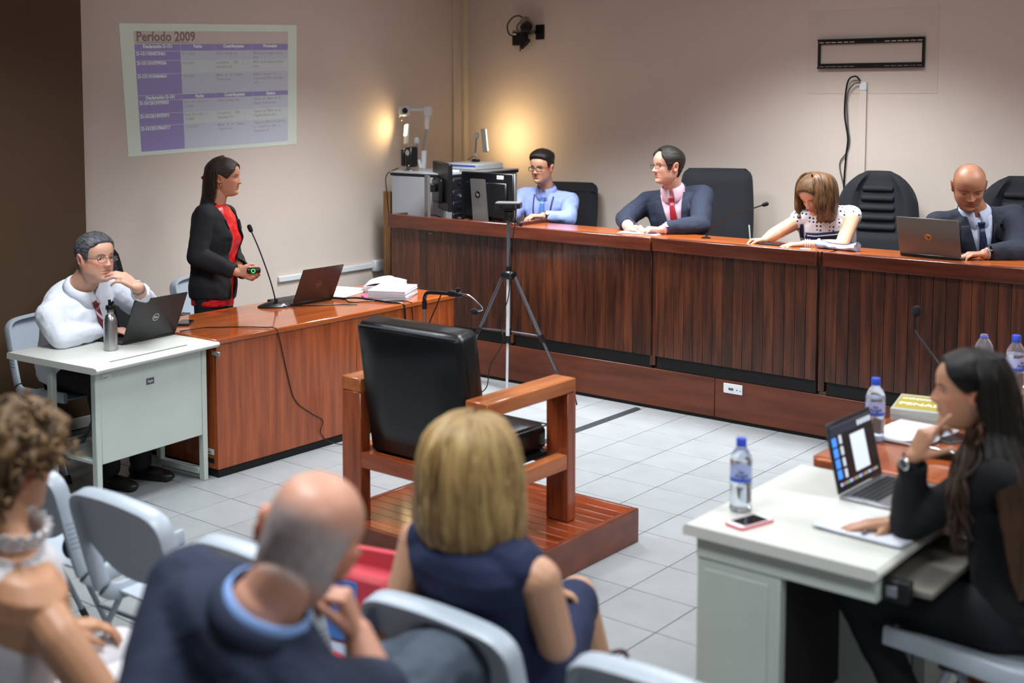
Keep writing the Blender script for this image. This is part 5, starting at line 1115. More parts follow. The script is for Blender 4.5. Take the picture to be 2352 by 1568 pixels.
    def tie(s, m, garment='shirt', length=.36, w=(.022, .038)):
        s.strip('tie', m, garment, [(-.055, -w[0]*.6, w[0]*.6), (-.15, -w[0], w[0]), (-.27, -w[1]*.85, w[1]*.85), (-length, -w[1], w[1])], .006, .005)
        c = s.surf(garment, 0, -.042, .006); k = MB(); F = s.TF.copy(); F.translation = c-s.org
        k.add([(-.021, -.006, .018), (.021, -.006, .018), (.013, -.006, -.022), (-.013, -.006, -.022), (-.019, .010, .016), (.019, .010, .016), (.012, .011, -.02), (-.012, .011, -.02)], [(0, 1, 2, 3), (7, 6, 5, 4), (0, 4, 5, 1), (1, 5, 6, 2), (2, 6, 7, 3), (3, 7, 4, 0)], F)
        obj('tie_knot', k, m, s.root, ang=20)
    def legs(s, name, m, hips, knees, ankles, r=(.088, .066, .05), vox=.01, wr=(.004, 9), parts=None, pelr=(.165, .12, .11)):
        mb = MB(); R, Fw = s.R, V3(s.F); mid = (V3(hips[0])+V3(hips[1]))/2
        Mx = Matrix(((s.R.x, Fw.x, 0, mid.x), (s.R.y, Fw.y, 0, mid.y), (s.R.z, Fw.z, 1, mid.z), (0, 0, 0, 1))); mb.ell((0, 0, .0), pelr, Mx)
        for h, k, a in zip(hips, knees, ankles): caps(mb, h, k, r[0], r[1], 16); caps(mb, k, a, r[1], r[2], 16)
        me = voxel(mb, vox, 3); wrinkle(me, *wr); return fin(name, me, m, s.root, s.org)
    def shoe(s, ank, fd, m, L=.27, name='shoe'):
        f = V3(fd); f.z = 0; f.normalize(); a = V3(ank); M = ori(f, (0, 0, 1), (a.x, a.y, 0)); mb = MB(); mb.ell((0, -.02, .045), (.036, .06, .045), M); mb.ell((0, .06, .035), (.042, .09, .036), M); mb.ell((0, .12, .026), (.041, .07, .026), M); mb.box((0, .05, .012), (.075, L-.03, .02), .008, M); caps(mb, M @ V3((0, -.025, .06)), M @ V3((0, -.03, .11)), .038, .036)
        me = voxel(mb, .007, 3); fin(name, me, m, s.root, s.org)
    def glasses(s, m, rect=(.024, .014), temple=None, y0=.0, arms=True, r=.0012):
        HL = Matrix.Translation(-s.org) @ s.HM; fr = thing('glasses', None, None); fr.parent = s.root; yy = s.on_head(0.0, .004).y+.006
        P0 = None; g = MB()
        for e in (-1, 1):
            c = V3((e*.032, yy-.002, -.003)); P = []
            for i in range(24):
                a = 2*pi*i/24; P.append(c+V3((rect[0]*abs(cos(a))**.6*(1 if cos(a) > 0 else -1), -.006*abs(cos(a))*(1 if cos(a)*e > 0 else 0), rect[1]*abs(sin(a))**.6*(1 if sin(a) > 0 else -1))))
            g.tube(P+[P[0]], r, 6, HL)
        g.tube([V3((-.009, yy, .004)), V3((0, yy+.002, .006)), V3((.009, yy, .004))], r, 6, HL); fo = obj('glasses', g, m, s.root)
        bpy.data.objects.remove(fr)
        a = MB()
        for e in (-1, 1): a.tube([V3((e*.056, yy-.008, .004)), V3((e*.073, .04, .006)), V3((e*.0775, .0, .006)), V3((e*.0765, -.02, -.006))], r*1.1, 6, HL)
        obj('temple', a, temple or m, fo)
        ln = MB()
        for e in (-1, 1): ln.ell(V3((e*.032, yy-.004, -.003)), (rect[0]*.95, .0006, rect[1]*.95), HL, 16, 6)
        obj('lens', ln, mat('spectacle_lens', '#eef4f8', .03, trans=1, ior=1.05, alpha=.25), fo); return fo
def line_std(front=.60, temple=.42, side=-.12, ear_=.12, back=-.62): return [(0, front), (25, front-.02), (45, temple), (62, temple-.12), (70, side), (80, side), (88, ear_), (104, ear_-.02), (114, -.2), (130, back+.1), (180, back)]
# ------------------------------------------------------------------ the people
HAIRB = hair_mat('hair_black', '#2b2622', '#0b0908', .4, 1.5); HAIRBR = hair_mat('hair_dark_brown', '#3a281d', '#150e0a', .42, 1.5)
SUITN = mat('navy_suit', '#222a3d', .85, noise_amt=.15, noise_scale=200, bump=.010, bump_scale=9); SUITK = mat('black_suit', '#121318', .85, noise_amt=.2, noise_scale=200, bump=.010, bump_scale=9); SUITD = mat('dark_suit', '#1b202e', .85, noise_amt=.15, noise_scale=220, bump=.010, bump_scale=9)
TROUS = mat('dark_trousers', '#12141a', .85, noise_amt=.2, noise_scale=150); SHOEM = mat('black_shoe', '#191412', .35)
UP = (0, 0, 1)

# standing woman in black jacket and red blouse
p = Person('standing woman in black jacket and red blouse holding a clicker', (-6.05, 4.93, 0), '#b98468')
p.torso((-6.057, 4.921, 0.859), (-6.070, 4.960, 1.341), adir(14), fem=.03, bulk=.98, sh=.92)
p.head((-6.028, 5.000, 1.506), adir(8), UP, .99, .048, open=1, lip=(.75, .33, .33), jaw=.92, nose=.9, red=.15)
p.arm(1, (.158, -.065), (-5.983, 4.740, 1.049), (-5.773, 4.872, 0.960), (.044, .04, .036, .025), dict(fdir=adir(8, 8), pn=adir(268, -10), curl=(.55, .6, .65, .7), thumb=(.45, .5), sc=.92))
p.arm(-1, (.158, -.065), (-6.136, 5.134, 1.011), (-5.881, 5.014, 0.924), (.044, .04, .036, .025), dict(fdir=adir(20, -8), pn=adir(95, 30), curl=(.6, .65, .7, .75), thumb=(.5, .4), sc=.92))
p.finish()
p.top('blouse', mat('red_satin', '#c81a1e', .36, bump=.012, bump_scale=14, noise_amt=.03, noise_scale=100), g=.012, cuffs=(0, 0), wr=(.006, 13), pelx=.13, vox=.008, seed=3, rs=(.044, .03, .03, .03), shg=.004)
p.top('jacket', SUITK, g=.024, cuffs=(.93, .93), vcut=(-.66, .115, .03), wr=(.005, 9), pelx=.085, seed=1, rs=(.046, .044, .041, .036), shg=.022)
p.lapels(SUITK, 'jacket', -.30, .075, .045)
p.legs('trousers', TROUS, [p.pel+p.R*.085*s-V3((0, 0, .06)) for s in (-1, 1)], [V3((p.pel.x, p.pel.y, .47))+p.R*.085*s for s in (-1, 1)], [V3((p.pel.x, p.pel.y, .09))+p.R*.08*s-p.Fw*.02 for s in (-1, 1)], (.092, .066, .052), pelr=(.17, .125, .13))
for s in (-1, 1): p.shoe(V3((p.pel.x, p.pel.y, 0))+p.R*.08*s-p.Fw*.02, p.Fw, SHOEM, .24)
p.hair_cap([(0, .60), (20, .55), (40, .30), (55, .12), (68, -.05), (80, .04), (95, .10), (108, -.1), (118, -.35), (140, -.7), (180, -.7)], lambda t, z: .012+.012*max(0, -cos(t)), HAIRBR, rs=(20, 20, 120))
p.hair_fall([(.075, .066, .085, 0, 80), (.03, .077, .108, 0, 80), (-.04, .078, .118, 0, 76), (-.12, .075, .128, 0, 72), (-.20, .085, .150, 0, 66, 0), (-.28, .085, .175, 0, 56, 0)], HAIRBR, ridge=.004, thick=.02, seed=2)
HL = Matrix.Translation(-p.org) @ p.HM
obj('hair_clip', MB().box((0, -.128, .0), (.07, .025, .022), .006, HL), mat('red_clip', '#7a1420', .3), p.root); obj('earring', MB().ell((.078, -.004, -.042), (.004, .006, .008), HL), mat('gold', '#c9a15a', .25, metal=1), p.root)
t = thing('clicker', 'black presentation clicker with green ring in the hand of the standing woman', 'clicker', (-5.685, 4.923, 0.975)); M = ori(adir(0, 2), UP, (0, 0, 0)); obj('body', MB().tube([M @ V3((0, -.04, 0)), M @ V3((0, -.034, 0)), M @ V3((0, .034, 0)), M @ V3((0, .04, 0))], [.012, .018, .018, .012], 16), BLACK, t)
obj('green_ring', ring(MB(), .012, .003, frame(adir(90)*.0185, adir(0), UP)), mat('green_glow', '#28e05a', .4, emit='#30ff66', estr=2.5), t)

# man in white shirt at the small white table
p = Person('man in white shirt and striped tie with hand on chin', (-5.93, 3.84, 0), '#c99a84')
p.torso((-5.93, 3.82, .56), (-5.706, 3.743, 1.013), adir(28), bulk=1.22, belly=.07, sh=1.0)
p.head((-5.587, 3.770, 1.176), adir(38, 2), (0, 0, 1), 1.10, .066, jaw=1.22, red=.25, brow='#3a3030')
p.arm(1, (.205, -.075), (-5.627, 3.582, 0.790), (-5.639, 3.858, 0.775), (.056, .052, .046, .032), dict(fdir=adir(8, 4), pn=(0, 0, -1), curl=(.3, .3, .35, .4), thumb=(.6, .3), sc=1.06))
p.arm(-1, (.205, -.075), (-5.786, 4.272, 0.790), (-5.208, 3.754, 1.061), (.056, .052, .046, .032), dict(fdir=adir(158, 38), pn=adir(215, -38), curl=(.5, .55, .6, .65), thumb=(.7, .5), sc=1.06, bends=[(.55, .5, .3), (.6, .5, .3), (.65, .55, .35), (.75, .6, .4)]))
p.finish(.005)
SHW = mat('white_shirt', '#d8dde9', .8, noise_amt=.02, noise_scale=200, bump=.012, bump_scale=11)
p.top('shirt', SHW, g=.014, cuffs=(.86, .90), wr=(.010, 8), seed=4, rs=(.060, .058, .052, .041), shg=.014, pelx=.02)
p.collar('shirt_collar', SHW, .073, .092, .042, -.004, 10, .045)
TIE1 = mat('striped_tie', '#6a1f2c', .5); nt = TIE1.node_tree; wv = nt.nodes.new('ShaderNodeTexWave'); wv.inputs['Scale'].default_value = 9; wv.bands_direction = 'DIAGONAL'; tc = nt.nodes.new('ShaderNodeTexCoord'); cr = nt.nodes.new('ShaderNodeValToRGB'); cr.color_ramp.elements[0].position = .86; cr.color_ramp.elements[1].position = .9; cr.color_ramp.elements[0].color = lin('#6a1f2c'); cr.color_ramp.elements[1].color = lin('#c9b8bc'); nt.links.new(tc.outputs['Object'], wv.inputs[0]); nt.links.new(wv.outputs[0], cr.inputs[0]); nt.links.new(cr.outputs[0], nt.nodes['Principled BSDF'].inputs['Base Color'])
p.tie(TIE1, length=.36, w=(.022, .04))
p.hair_cap(line_std(.60, .46, -.05, .12, -.6), lambda t, z: .006+.006*max(0, z), hair_mat('hair_grey_black', '#7d7f84', '#15161a', .42, 1.4, .55), rs=(110, 10, 60))
p.glasses(mat('thin_gold_frame', '#8c8478', .3, metal=1), (.023, .012))
p.legs('trousers', TROUS, [(-5.90, 3.75, .54), (-5.90, 3.93, .54)], [(-5.47, 3.70, .56), (-5.47, 3.93, .56)], [(-5.47, 3.74, .10), (-5.46, 3.93, .10)], (.10, .075, .06), pelr=(.20, .16, .13))
p.shoe((-5.47, 3.74, 0), (1, .25, 0), SHOEM); p.shoe((-5.46, 3.94, 0), (1, .45, 0), SHOEM)
sh, e, w = p.__dict__['arm-1']; d = (w-e).normalized()
def watch(p, a, u, dirv, rad, mband, mface, fn, tick=True):
    M = frame(p.local(a), u, dirv); P = [[M @ V3((z, (rad)*cos(q), (rad)*sin(q))) for q in [2*pi*i/24 for i in range(24)]] for z in (-.009, -.007, .007, .009)]
    b = obj('watch_strap', MB().grid(P, True), mband, p.root); b.modifiers.new('t', 'SOLIDIFY').thickness = .003; M2 = M @ Matrix.Translation((0, rad+.001, 0)) @ Matrix.Rotation(-pi/2, 4, 'X'); c = obj('watch_case', MB().cyl((0, 0, 0), .018, .007, 20, M2), mband if fn else CHROME, b); obj('watch_face', MB().cyl((0, 0, .007), .0145, .001, 20, M2), mface, b)
watch(p, w-d*.012, d, adir(95, 25), .037, CHROME, mat('watch_dial', '#b9bdc2', .3), True)
g_ = mat('gold', '#c9a15a', .25, metal=1)

# clerk in blue shirt
p = Person('young clerk in blue shirt and tie wearing red and black glasses', (-5.60, 7.70, ZDK), '#c6967a')
p.torso((-5.61, 7.74, .80), (-5.547, 7.680, 1.287), adir(112), bulk=1.0, sh=1.02)
p.head((-5.537, 7.600, 1.460), adir(126, -2), UP, 1.02, .054, jaw=1.08, brow='#1c1410', bw=.0042, paint=lambda q, c: [x*(.72 if q.z < -.05 and q.y > .02 and abs(q.x) < .05 else 1) for x in c] if q.z < -.082 else c)
p.arm(1, (.18, -.06), (-5.708, 7.480, 1.113), (-5.863, 7.260, 1.095), (.05, .046, .04, .028), dict(fdir=adir(170, -5), pn=(0, 0, -1), curl=(.35, .35, .4, .4), thumb=(.6, .3)))
p.arm(-1, (.18, -.06), (-5.227, 7.500, 1.109), (-5.335, 7.340, 1.134), (.05, .046, .04, .028), dict(fdir=adir(172, 2), pn=(0, 0, -1), curl=(.55, .55, .6, .6), thumb=(.5, .4)))
p.finish()
SHB = mat('blue_shirt', '#8fa0d8', .8, noise_amt=.03, noise_scale=200, bump=.009, bump_scale=12)
p.top('shirt', SHB, g=.012, cuffs=(.9, .88), wr=(.006, 10), seed=5, rs=(.052, .05, .044, .036), shg=.014); p.collar('shirt_collar', SHB, .060, .078, .04, -.004, 10, .042)
p.tie(mat('blue_tie', '#5f86cc', .35, noise_amt=.3, noise_scale=120), w=(.022, .036), length=.40)
LANY = mat('lanyard', '#23315e', .6)
for sd in (-1, 1): p.strip('lanyard', LANY, 'shirt', [(-.02, sd*.075-.005, sd*.075+.005), (-.15, sd*.062-.005, sd*.062+.005), (-.30, sd*.035-.005, sd*.035+.005), (-.40, sd*.012-.005, sd*.012+.005)], .006, .002, 2)
p.hair_cap(line_std(.58, .50, -.02, .14, -.45), lambda t, z: .004+.024*max(0, min(1, (z-.42)*3)), HAIRB, rs=(110, 10, 60))
p.glasses(mat('glasses_black', '#14100f', .3), (.025, .0145), mat('glasses_red', '#b0202a', .35), r=.0022)
sh, e, w = p.__dict__['arm-1']; d = (w-e).normalized(); watch(p, w-d*.015, d, adir(90, 40), .034, mat('dark_strap', '#241a16', .5), mat('watch_dial', '#b9bdc2', .3), False)

# man with red tie
p = Person('man in navy suit with red tie and thin glasses holding a pen', (-4.36, 7.60, ZDK), '#c99c86')
p.torso((-4.34, 7.66, .80), (-4.392, 7.530, 1.352), adir(112), bulk=1.07, sh=1.06, belly=.02)
p.head((-4.381, 7.440, 1.522), adir(160, 0), UP, 1.06, .058, jaw=1.08, red=.12)
p.arm(1, (.19, -.06), (-4.649, 7.340, 1.155), (-4.514, 7.170, 1.119), (.052, .048, .042, .029), dict(fdir=adir(50, 3), pn=(.2, .3, -1), curl=(.7, .7, .7, .7), thumb=(.6, .6)))
p.arm(-1, (.19, -.06), (-4.089, 7.360, 1.152), (-4.262, 7.170, 1.124), (.052, .048, .042, .029), dict(fdir=adir(176, 6), pn=(.1, .2, -1), curl=(.55, .6, .65, .7), thumb=(.6, .5)))
p.finish()
SHP = mat('pink_shirt', '#c9a3b2', .8)
p.top('shirt', SHP, g=.010, cuffs=(.97, .94), wr=(.002, 10), rs=(.05, .046, .04, .033), shg=.006); p.collar('shirt_collar', SHP, .064, .084, .042, -.004, 10, .045)
p.top('jacket', SUITN, g=.022, cuffs=(.9, .72), vcut=(-.42, .085, .02), wr=(.007, 8), seed=6, rs=(.054, .052, .046, .04), shg=.022); p.lapels(SUITN, 'jacket', -.40, .085, .06)
p.tie(mat('red_tie', '#8e1a28', .4, noise_amt=.2, noise_scale=150), length=.42, w=(.022, .034))
p.hair_cap([(0, .78), (20, .74), (40, .48), (52, .30), (62, .0), (68, -.2), (80, -.2), (88, .12), (104, .10), (114, -.25), (130, -.6), (180, -.68)], lambda t, z: .010+.006*max(0, z), HAIRB, rs=(60, 10, 110))
p.glasses(mat('thin_dark_frame', '#3c3a38', .3, metal=.8), (.022, .013))
sh, e, w = p.__dict__['arm-1']; d = (w-e).normalized(); watch(p, w-d*.03, d, adir(100, 45), .038, mat('brown_strap', '#3a221a', .5), mat('white_dial', '#dfe2e6', .3), False)
pen(V3((-4.452, 7.130, 1.158)), (.055, -.02, -.012), (-.06, .02, .03), 'dark pen held by the man with the red tie', mat('pen_dark', '#23283c', .3))

# woman writing
p = Person('woman with long highlighted hair in dotted sleeveless top writing', (-3.35, 7.60, ZDK), '#c99a7e')
p.torso((-3.30, 7.68, .80), (-3.289, 7.460, 1.282), adir(112), bulk=.98, sh=.95, fem=.03)
p.head((-3.305, 7.360, 1.390), adir(143, -34), adir(143, 56), 1.02, .048, lid=.1, lip=(.7, .3, .3), jaw=.92, nose=.9)
p.arm(1, (.165, -.055), (-3.506, 7.260, 1.147), (-3.528, 7.140, 1.110), (.047, .041, .037, .025), dict(fdir=adir(185, -4), pn=adir(60, -60), curl=(.7, .75, .8, .85), thumb=(.5, .5), sc=.93))
p.arm(-1, (.165, -.055), (-3.073, 7.220, 1.100), (-3.267, 7.130, 1.107), (.047, .041, .037, .025), dict(fdir=adir(178, 0), pn=(0, 0, -1), curl=(.25, .25, .3, .3), thumb=(.5, .3), sc=.93))
p.finish()
DOT = mat('dotted_fabric', '#e3e4ea', .8); nt = DOT.node_tree; N = nt.nodes; tc = N.new('ShaderNodeTexCoord'); vo = N.new('ShaderNodeTexVoronoi'); vo.inputs['Scale'].default_value = 42; vo.inputs['Randomness'].default_value = .15; cr = N.new('ShaderNodeValToRGB'); cr.color_ramp.elements[0].position = .26; cr.color_ramp.elements[1].position = .30; cr.color_ramp.elements[0].color = lin('#1c2348'); cr.color_ramp.elements[1].color = lin('#e3e4ea'); nt.links.new(tc.outputs['Object'], vo.inputs[0]); nt.links.new(vo.outputs[0], cr.inputs[0]); nt.links.new(cr.outputs[0], N['Principled BSDF'].inputs['Base Color'])
p.top('blouse', DOT, g=.014, wr=(.004, 9), bare=.9, shg=.01, vox=.007, seed=8)
NAVY = mat('navy_band', '#1c2348', .8); p.strip('navy_band', NAVY, 'blouse', [(-.085, -.115, .115), (-.20, -.145, .145), (-.33, -.155, .155)], .005, .002, 24)
p.strip('white_piping', WHITE, 'blouse', [(-.098, -.11, .11), (-.104, -.11, .11)], .0085, .001, 24)
for k in range(6):
    x = -.125+.05*k; c = p.surf('blouse', x, -.155, .010); T = p.TF.copy(); T.translation = c-p.org; obj('white_dot', MB().ell((0, 0, 0), (.024, .003, .028), T), mat('dot_white', '#e3e4ea', .8), p.root)
for sd in (-1, 1): p.strip('striped_yoke', NAVY, 'blouse', [(-.04, sd*.125, sd*.145), (-.09, sd*.13, sd*.155), (-.13, sd*.135, sd*.155)], .004, .002, 5)
HAIRH = hair_mat('hair_highlight', '#86603c', '#22150e', .42, 1.0, .54)
p.hair_cap([(0, .62), (20, .58), (40, .40), (55, .2), (70, -.1), (80, -.3), (100, -.5), (180, -.7)], lambda t, z: .016, HAIRH, rs=(30, 30, 90), mode='down')
MF = ori(adir(143), UP, p.HM.translation, 1.0)
p.hair_fall([(.118, .02, .03, .05, 110, 0, .01), (.10, .075, .09, .08, 105), (.05, .104, .118, .10, 104), (-.03, .113, .122, .105, 102), (-.08, .113, .115, .10, 102), (-.125, .106, .105, .085, 100), (-.15, .096, .09, .07, 98)], HAIRH, M=MF, ridge=.006, thick=.022, seed=9, nphi=130, asym=(1.42, .98))
sh, e, w = p.__dict__['arm-1']; d = (w-e).normalized()
for k in range(3): a = p.local(w-d*(.01+.012*k)); M = frame(a, d, UP); obj('bracelet', MB().tube([M @ V3((0, .031*cos(q), .031*sin(q))) for q in [2*pi*i/16 for i in range(17)]], .0035, 6), mat('pearl', '#d7cdc8', .3), p.root)
pen(V3((-3.613, 7.120, 1.125)), (.01, -.01, -.03), (-.012, .012, .075), 'slim grey pen in the hand of the woman writing', mat('pen_grey', '#8fa39a', .35))

# bald judge with laptop
def stub_j(q, c):
    k = max(0, min(1, (.035-q.y)/.05))*max(0, min(1, (q.z+.05)/.03)); k *= max(0, min(1, (.118-q.z)/.03)) if q.y > -.03 else 1; return [x*(1-.5*k) for x in c]
p = Person('bald man in dark suit looking down at the grey laptop', (-2.52, 7.62, ZDK), '#a9765c')
p.torso((-2.45, 7.70, .80), (-2.409, 7.540, 1.323), adir(98), bulk=1.12, sh=1.1, belly=.03)
p.head((-2.413, 7.420, 1.476), adir(104, -24), adir(104, 66), 1.12, .066, lid=.1, jaw=1.15, red=.08, brow='#4a382e', bw=.0025, paint=stub_j)
p.arm(1, (.205, -.06), (-2.644, 7.420, 1.129), (-2.508, 7.260, 1.093), (.055, .05, .044, .03), dict(fdir=adir(30, 0), pn=(0, 0, -1), curl=(.4, .4, .4, .4)))
p.arm(-1, (.205, -.06), (-2.116, 7.340, 1.129), (-2.241, 7.180, 1.127), (.055, .05, .044, .03), dict(fdir=adir(178, 0), pn=(0, 0, -1), curl=(.4, .4, .45, .45), thumb=(.6, .3)))
p.finish()
SHL = mat('check_shirt', '#b9c3dc', .8, noise_amt=.1, noise_scale=60)
p.top('shirt', SHL, g=.010, cuffs=(.96, .985), wr=(.002, 10), rs=(.05, .044, .038, .030), shg=.006); p.collar('shirt_collar', SHL, .07, .09, .042, -.004, 10, .045)
p.top('jacket', SUITD, g=.022, cuffs=(.9, .93), vcut=(-.38, .075, .02), wr=(.007, 8), seed=9, rs=(.057, .054, .048, .042), shg=.024); p.lapels(SUITD, 'jacket', -.36, .075, .06)
p.tie(mat('navy_tie', '#222c4c', .45, noise_amt=.5, noise_scale=80), length=.38, w=(.022, .034))
sh, e, w = p.__dict__['arm-1']; d = (w-e).normalized(); watch(p, w-d*.02, d, adir(95, 50), .039, BLACK, SCREEN, False)
# ------------------------------------------------------------------ people at the front of the picture
# woman with long black hair at the white desk
p = Person('woman with long straight black hair in black leaning on the white desk', (-1.12, 3.75, 0), '#c08d70')
p.torso((-1.06, 3.77, .55), (-1.127, 3.771, 1.005), adir(205), bulk=.95, sh=.92, fem=.025)
p.head((-1.189, 3.707, 1.164), adir(192, 0), UP, .97, .046, jaw=.94, nose=.95, lip=(.7, .4, .4))
p.arm(-1, (.16, -.06, .01), (-1.321, 3.614, 0.772), (-1.287, 3.552, 0.986), (.045, .041, .037, .025), dict(fdir=adir(35, 66), pn=adir(345, 0), thumb=(.75, .2), sc=.97, bends=[(.15, .15, .1), (.85, .8, .5), (1.0, 1.0, .7), (1.1, 1.0, .7)], curl=(.2, .2, .2, .2)))
p.arm(1, (.16, -.06, .01), (-1.22, 4.02, .775), (-1.371, 3.636, 0.755), (.045, .041, .037, .025), dict(fdir=adir(188, -6), pn=(0, 0, -1), curl=(.12, .12, .15, .2), thumb=(.7, .2), sc=.97, spread=.06))
p.finish(.005)
KNIT = mat('black_knit', '#101116', .9, noise_amt=.2, noise_scale=260, bump=.0005)
p.top('sweater', KNIT, g=.014, cuffs=(.92, .9), wr=(.006, 10), seed=11, rs=(.047, .044, .04, .033), shg=.014, pelx=.05); p.collar('neckband', KNIT, .058, .07, .02, -.01, 0, 0, .005)
p.legs('trousers', TROUS, [(-1.08, 3.86, .53), (-1.08, 3.68, .53)], [(-1.50, 3.86, .53), (-1.475, 3.62, .53)], [(-1.36, 3.86, .10), (-1.27, 3.66, .10)], (.09, .068, .05), pelr=(.165, .14, .12))
p.shoe((-1.36, 3.86, 0), (-1, 0, 0), SHOEM, .24); p.shoe((-1.27, 3.66, 0), (-1, -.1, 0), SHOEM, .24)
HB2 = hair_mat('hair_long_black', '#1a1512', '#050404', .3, 1.2, .5, '#6b4a30'); HB3 = hair_mat('hair_brown_tips', '#4a3222', '#140d09', .4, 1.2)
p.hair_cap([(0, .66), (18, .64), (35, .50), (52, .28), (66, .10), (78, .02), (90, .06), (100, -.1), (110, -.4), (135, -.7), (180, -.7)], lambda t, z: .013+.006*max(0, -cos(t)), HB2, rs=(20, 20, 60), mode='down', ridge=.0008)
MF = ori(adir(192), UP, p.HM.translation, 1.0)
p.hair_fall([(.10, .05, .075, 0, 86), (.05, .077, .105, 0, 88), (-.02, .088, .126, 0, 86), (-.10, .098, .142, 0, 82, 0, 0), (-.16, .135, .168, 0, 82, 0, 0), (-.22, .175, .195, 0, 80, 0, 0), (-.30, .197, .214, 0, 77, 0, 0), (-.38, .206, .225, 0, 74, 0, 0), (-.46, .20, .232, 0, 70, 0, 0), (-.54, .18, .232, 0, 62, 0, 0)], HB2, M=MF, ridge=.005, thick=.018, seed=3, nphi=150, tipj=.05)
random.seed(5); p.locks('hair_front_lock', HB3, [[V3((-1.165, 3.665, 1.065))+V3((random.gauss(0, .008), random.gauss(0, .008), 0)), V3((-1.158, 3.585, 1.002))+V3((random.gauss(0, .012), random.gauss(0, .012), 0)), V3((-1.158, 3.523, 0.918))+V3((random.gauss(0, .014), random.gauss(0, .012), 0)), V3((-1.145, 3.511, 0.814))+V3((random.gauss(0, .018), random.gauss(0, .014), random.gauss(0, .02)))] for k in range(70)], .0034)
sh, e, w = p.__dict__['arm-1']; d = (w-e).normalized(); watch(p, w-d*.008, d, adir(150, 0), .031, BLACK, SCREEN, False)
HL = Matrix.Translation(-p.org) @ p.HM; obj('earring', MB().ell((-.079, -.002, -.036), (.003, .004, .004), HL), CHROME, p.root)

# blonde woman in navy sleeveless dress
p = Person('blonde woman with bob haircut in navy sleeveless dress seen from behind', (-1.90, 2.47, 0), '#c7997c')
p.torso((-1.90, 2.46, .55), (-1.874, 2.289, 0.970), adir(308), bulk=1.04, sh=.98, fem=.02)
p.head((-1.909, 2.338, 1.100), adir(312, -2), UP, 1.0, .052)
p.arm(1, (.178, -.075), (-1.679, 2.366, 0.735), (-1.85, 2.55, .63), (.052, .045, .038, .027), dict(fdir=(-.3, 1, -.1), pn=(0, 0, -1), curl=(.4, .4, .4, .4)))
p.arm(-1, (.178, -.075), (-2.093, 2.237, 0.631), (-2.02, 2.72, .66), (.052, .045, .038, .027), dict(fdir=(.5, 1, -.1), pn=(0, 0, -1), curl=(.4, .4, .4, .4)))
kR, kL, aR, aL = V3((-2.043, 2.982, 0.560)), V3((-2.06, 2.93, .52)), V3((-1.97, 3.08, .12)), V3((-2.08, 2.97, .10))
for h, k, a in ((V3((-1.82, 2.50, .52)), kR, aR), (V3((-1.98, 2.50, .52)), kL, aL)):
    caps(p.body, h, k, .082, .058); caps(p.body, k, k.lerp(a, .35), .056, .052); caps(p.body, k.lerp(a, .35), a, .052, .036); f = V3((-.1, 1, 0)); caps(p.body, a-V3((0, 0, .05)), a+f*.13-V3((0, 0, .085)), .034, .03)
p.ho['eyes'] = False; p.finish(.005)
NAVD = mat('navy_dress', '#1d2748', .85, noise_amt=.1, noise_scale=250, bump=.008, bump_scale=11)
p.top('dress', NAVD, g=.010, wr=(.005, 8), bare=.74, shg=.013, vox=.007, seed=13, pelx=.04, rs=(.047, .04, .04, .04)); p.collar('neckline', NAVD, .066, .078, .004, -.02, 0, 0, .005)
mb = MB(); caps(mb, (-1.82, 2.50, .52), kR.lerp(V3((-1.82, 2.50, .52)), .10), .098, .074); caps(mb, (-1.98, 2.50, .52), kL.lerp(V3((-1.98, 2.50, .52)), .1), .098, .074); mb.ell((-1.90, 2.47, .54), (.18, .15, .11)); me = voxel(mb, .01, 3); wrinkle(me, .004, 9); fin('skirt', me, NAVD, p.root, p.org)
z1 = p.TF.copy(); obj('zip_pull', MB().box((0, -.088, -.03), (.006, .004, .02), .001, Matrix.Translation(-p.org) @ z1), CHROME, p.root)
for a, n in ((aR, 'shoe'), (aL, 'shoe')): p.shoe(V3((a.x, a.y, 0)), (-.1, 1, 0), mat('nude_shoe', '#6b4a3a', .4), .23)
BLD = hair_mat('hair_blonde', '#bd9f68', '#66492a', .45, .9, .5)
p.hair_cap([(0, .6), (40, .4), (70, -.2), (180, -.7)], lambda t, z: .018, BLD, mode='down', rs=(20, 20, 60))
MF = ori(adir(312), UP, p.HM.translation, 1.0)
p.hair_fall([(.130, .012, .012, .01, 150, 0, -.005), (.123, .050, .060, .05, 140), (.09, .088, .10, .08, 128), (.03, .108, .117, .09, 122), (-.04, .117, .118, .08, 120), (-.10, .122, .115, .07, 118), (-.135, .118, .105, .05, 114), (-.155, .108, .092, .04, 110)], BLD, M=MF, ridge=.006, thick=.025, seed=4, nphi=160, tipj=.03)

# bald man in navy suit, head on hand
p = Person('bald grey haired man in navy suit seen from behind leaning on his hand', (-1.98, 1.60, 0), '#c9937c')
p.torso((-2.00, 1.56, .56), (-1.749, 1.518, 1.061), adir(312), bulk=1.10, sh=1.02)
def grey_fringe(q, c):
    sm = lambda v: max(0, min(1, v))**2*(3-2*max(0, min(1, v)))
    up = .062 if q.y < -.02 else .062-.5*(q.y+.02)
    k = sm((up-q.z)/.055)*sm((.05-q.y)/.03)*sm((q.z+.075)/.035)*(0 if abs(q.x) > .066 and abs(q.z) < .04 and -.035 < q.y < .04 else 1)
    n = .5+.35*noise.noise((q.x*70, q.y*70, q.z*45))+.25*noise.noise((q.x*220, q.y*220, q.z*120)); g = .22+.30*n; return [c[i]*(1-k*.8)+g*(1, 1.01, 1.06)[i]*k*.8 for i in range(3)]
p.head((-1.719, 1.609, 1.175), adir(274, -24), V3(UP)+CR*.40, 1.19, .064, paint=grey_fringe, red=.2, jaw=1.08)
p.arm(-1, (.20, -.115), (-1.840, 1.319, 0.912), (-2.12, 1.86, .64), (.056, .05, .044, .03), dict(fdir=(.5, 1, -.1), pn=(0, 0, -1), curl=(.4, .4, .4, .4)))
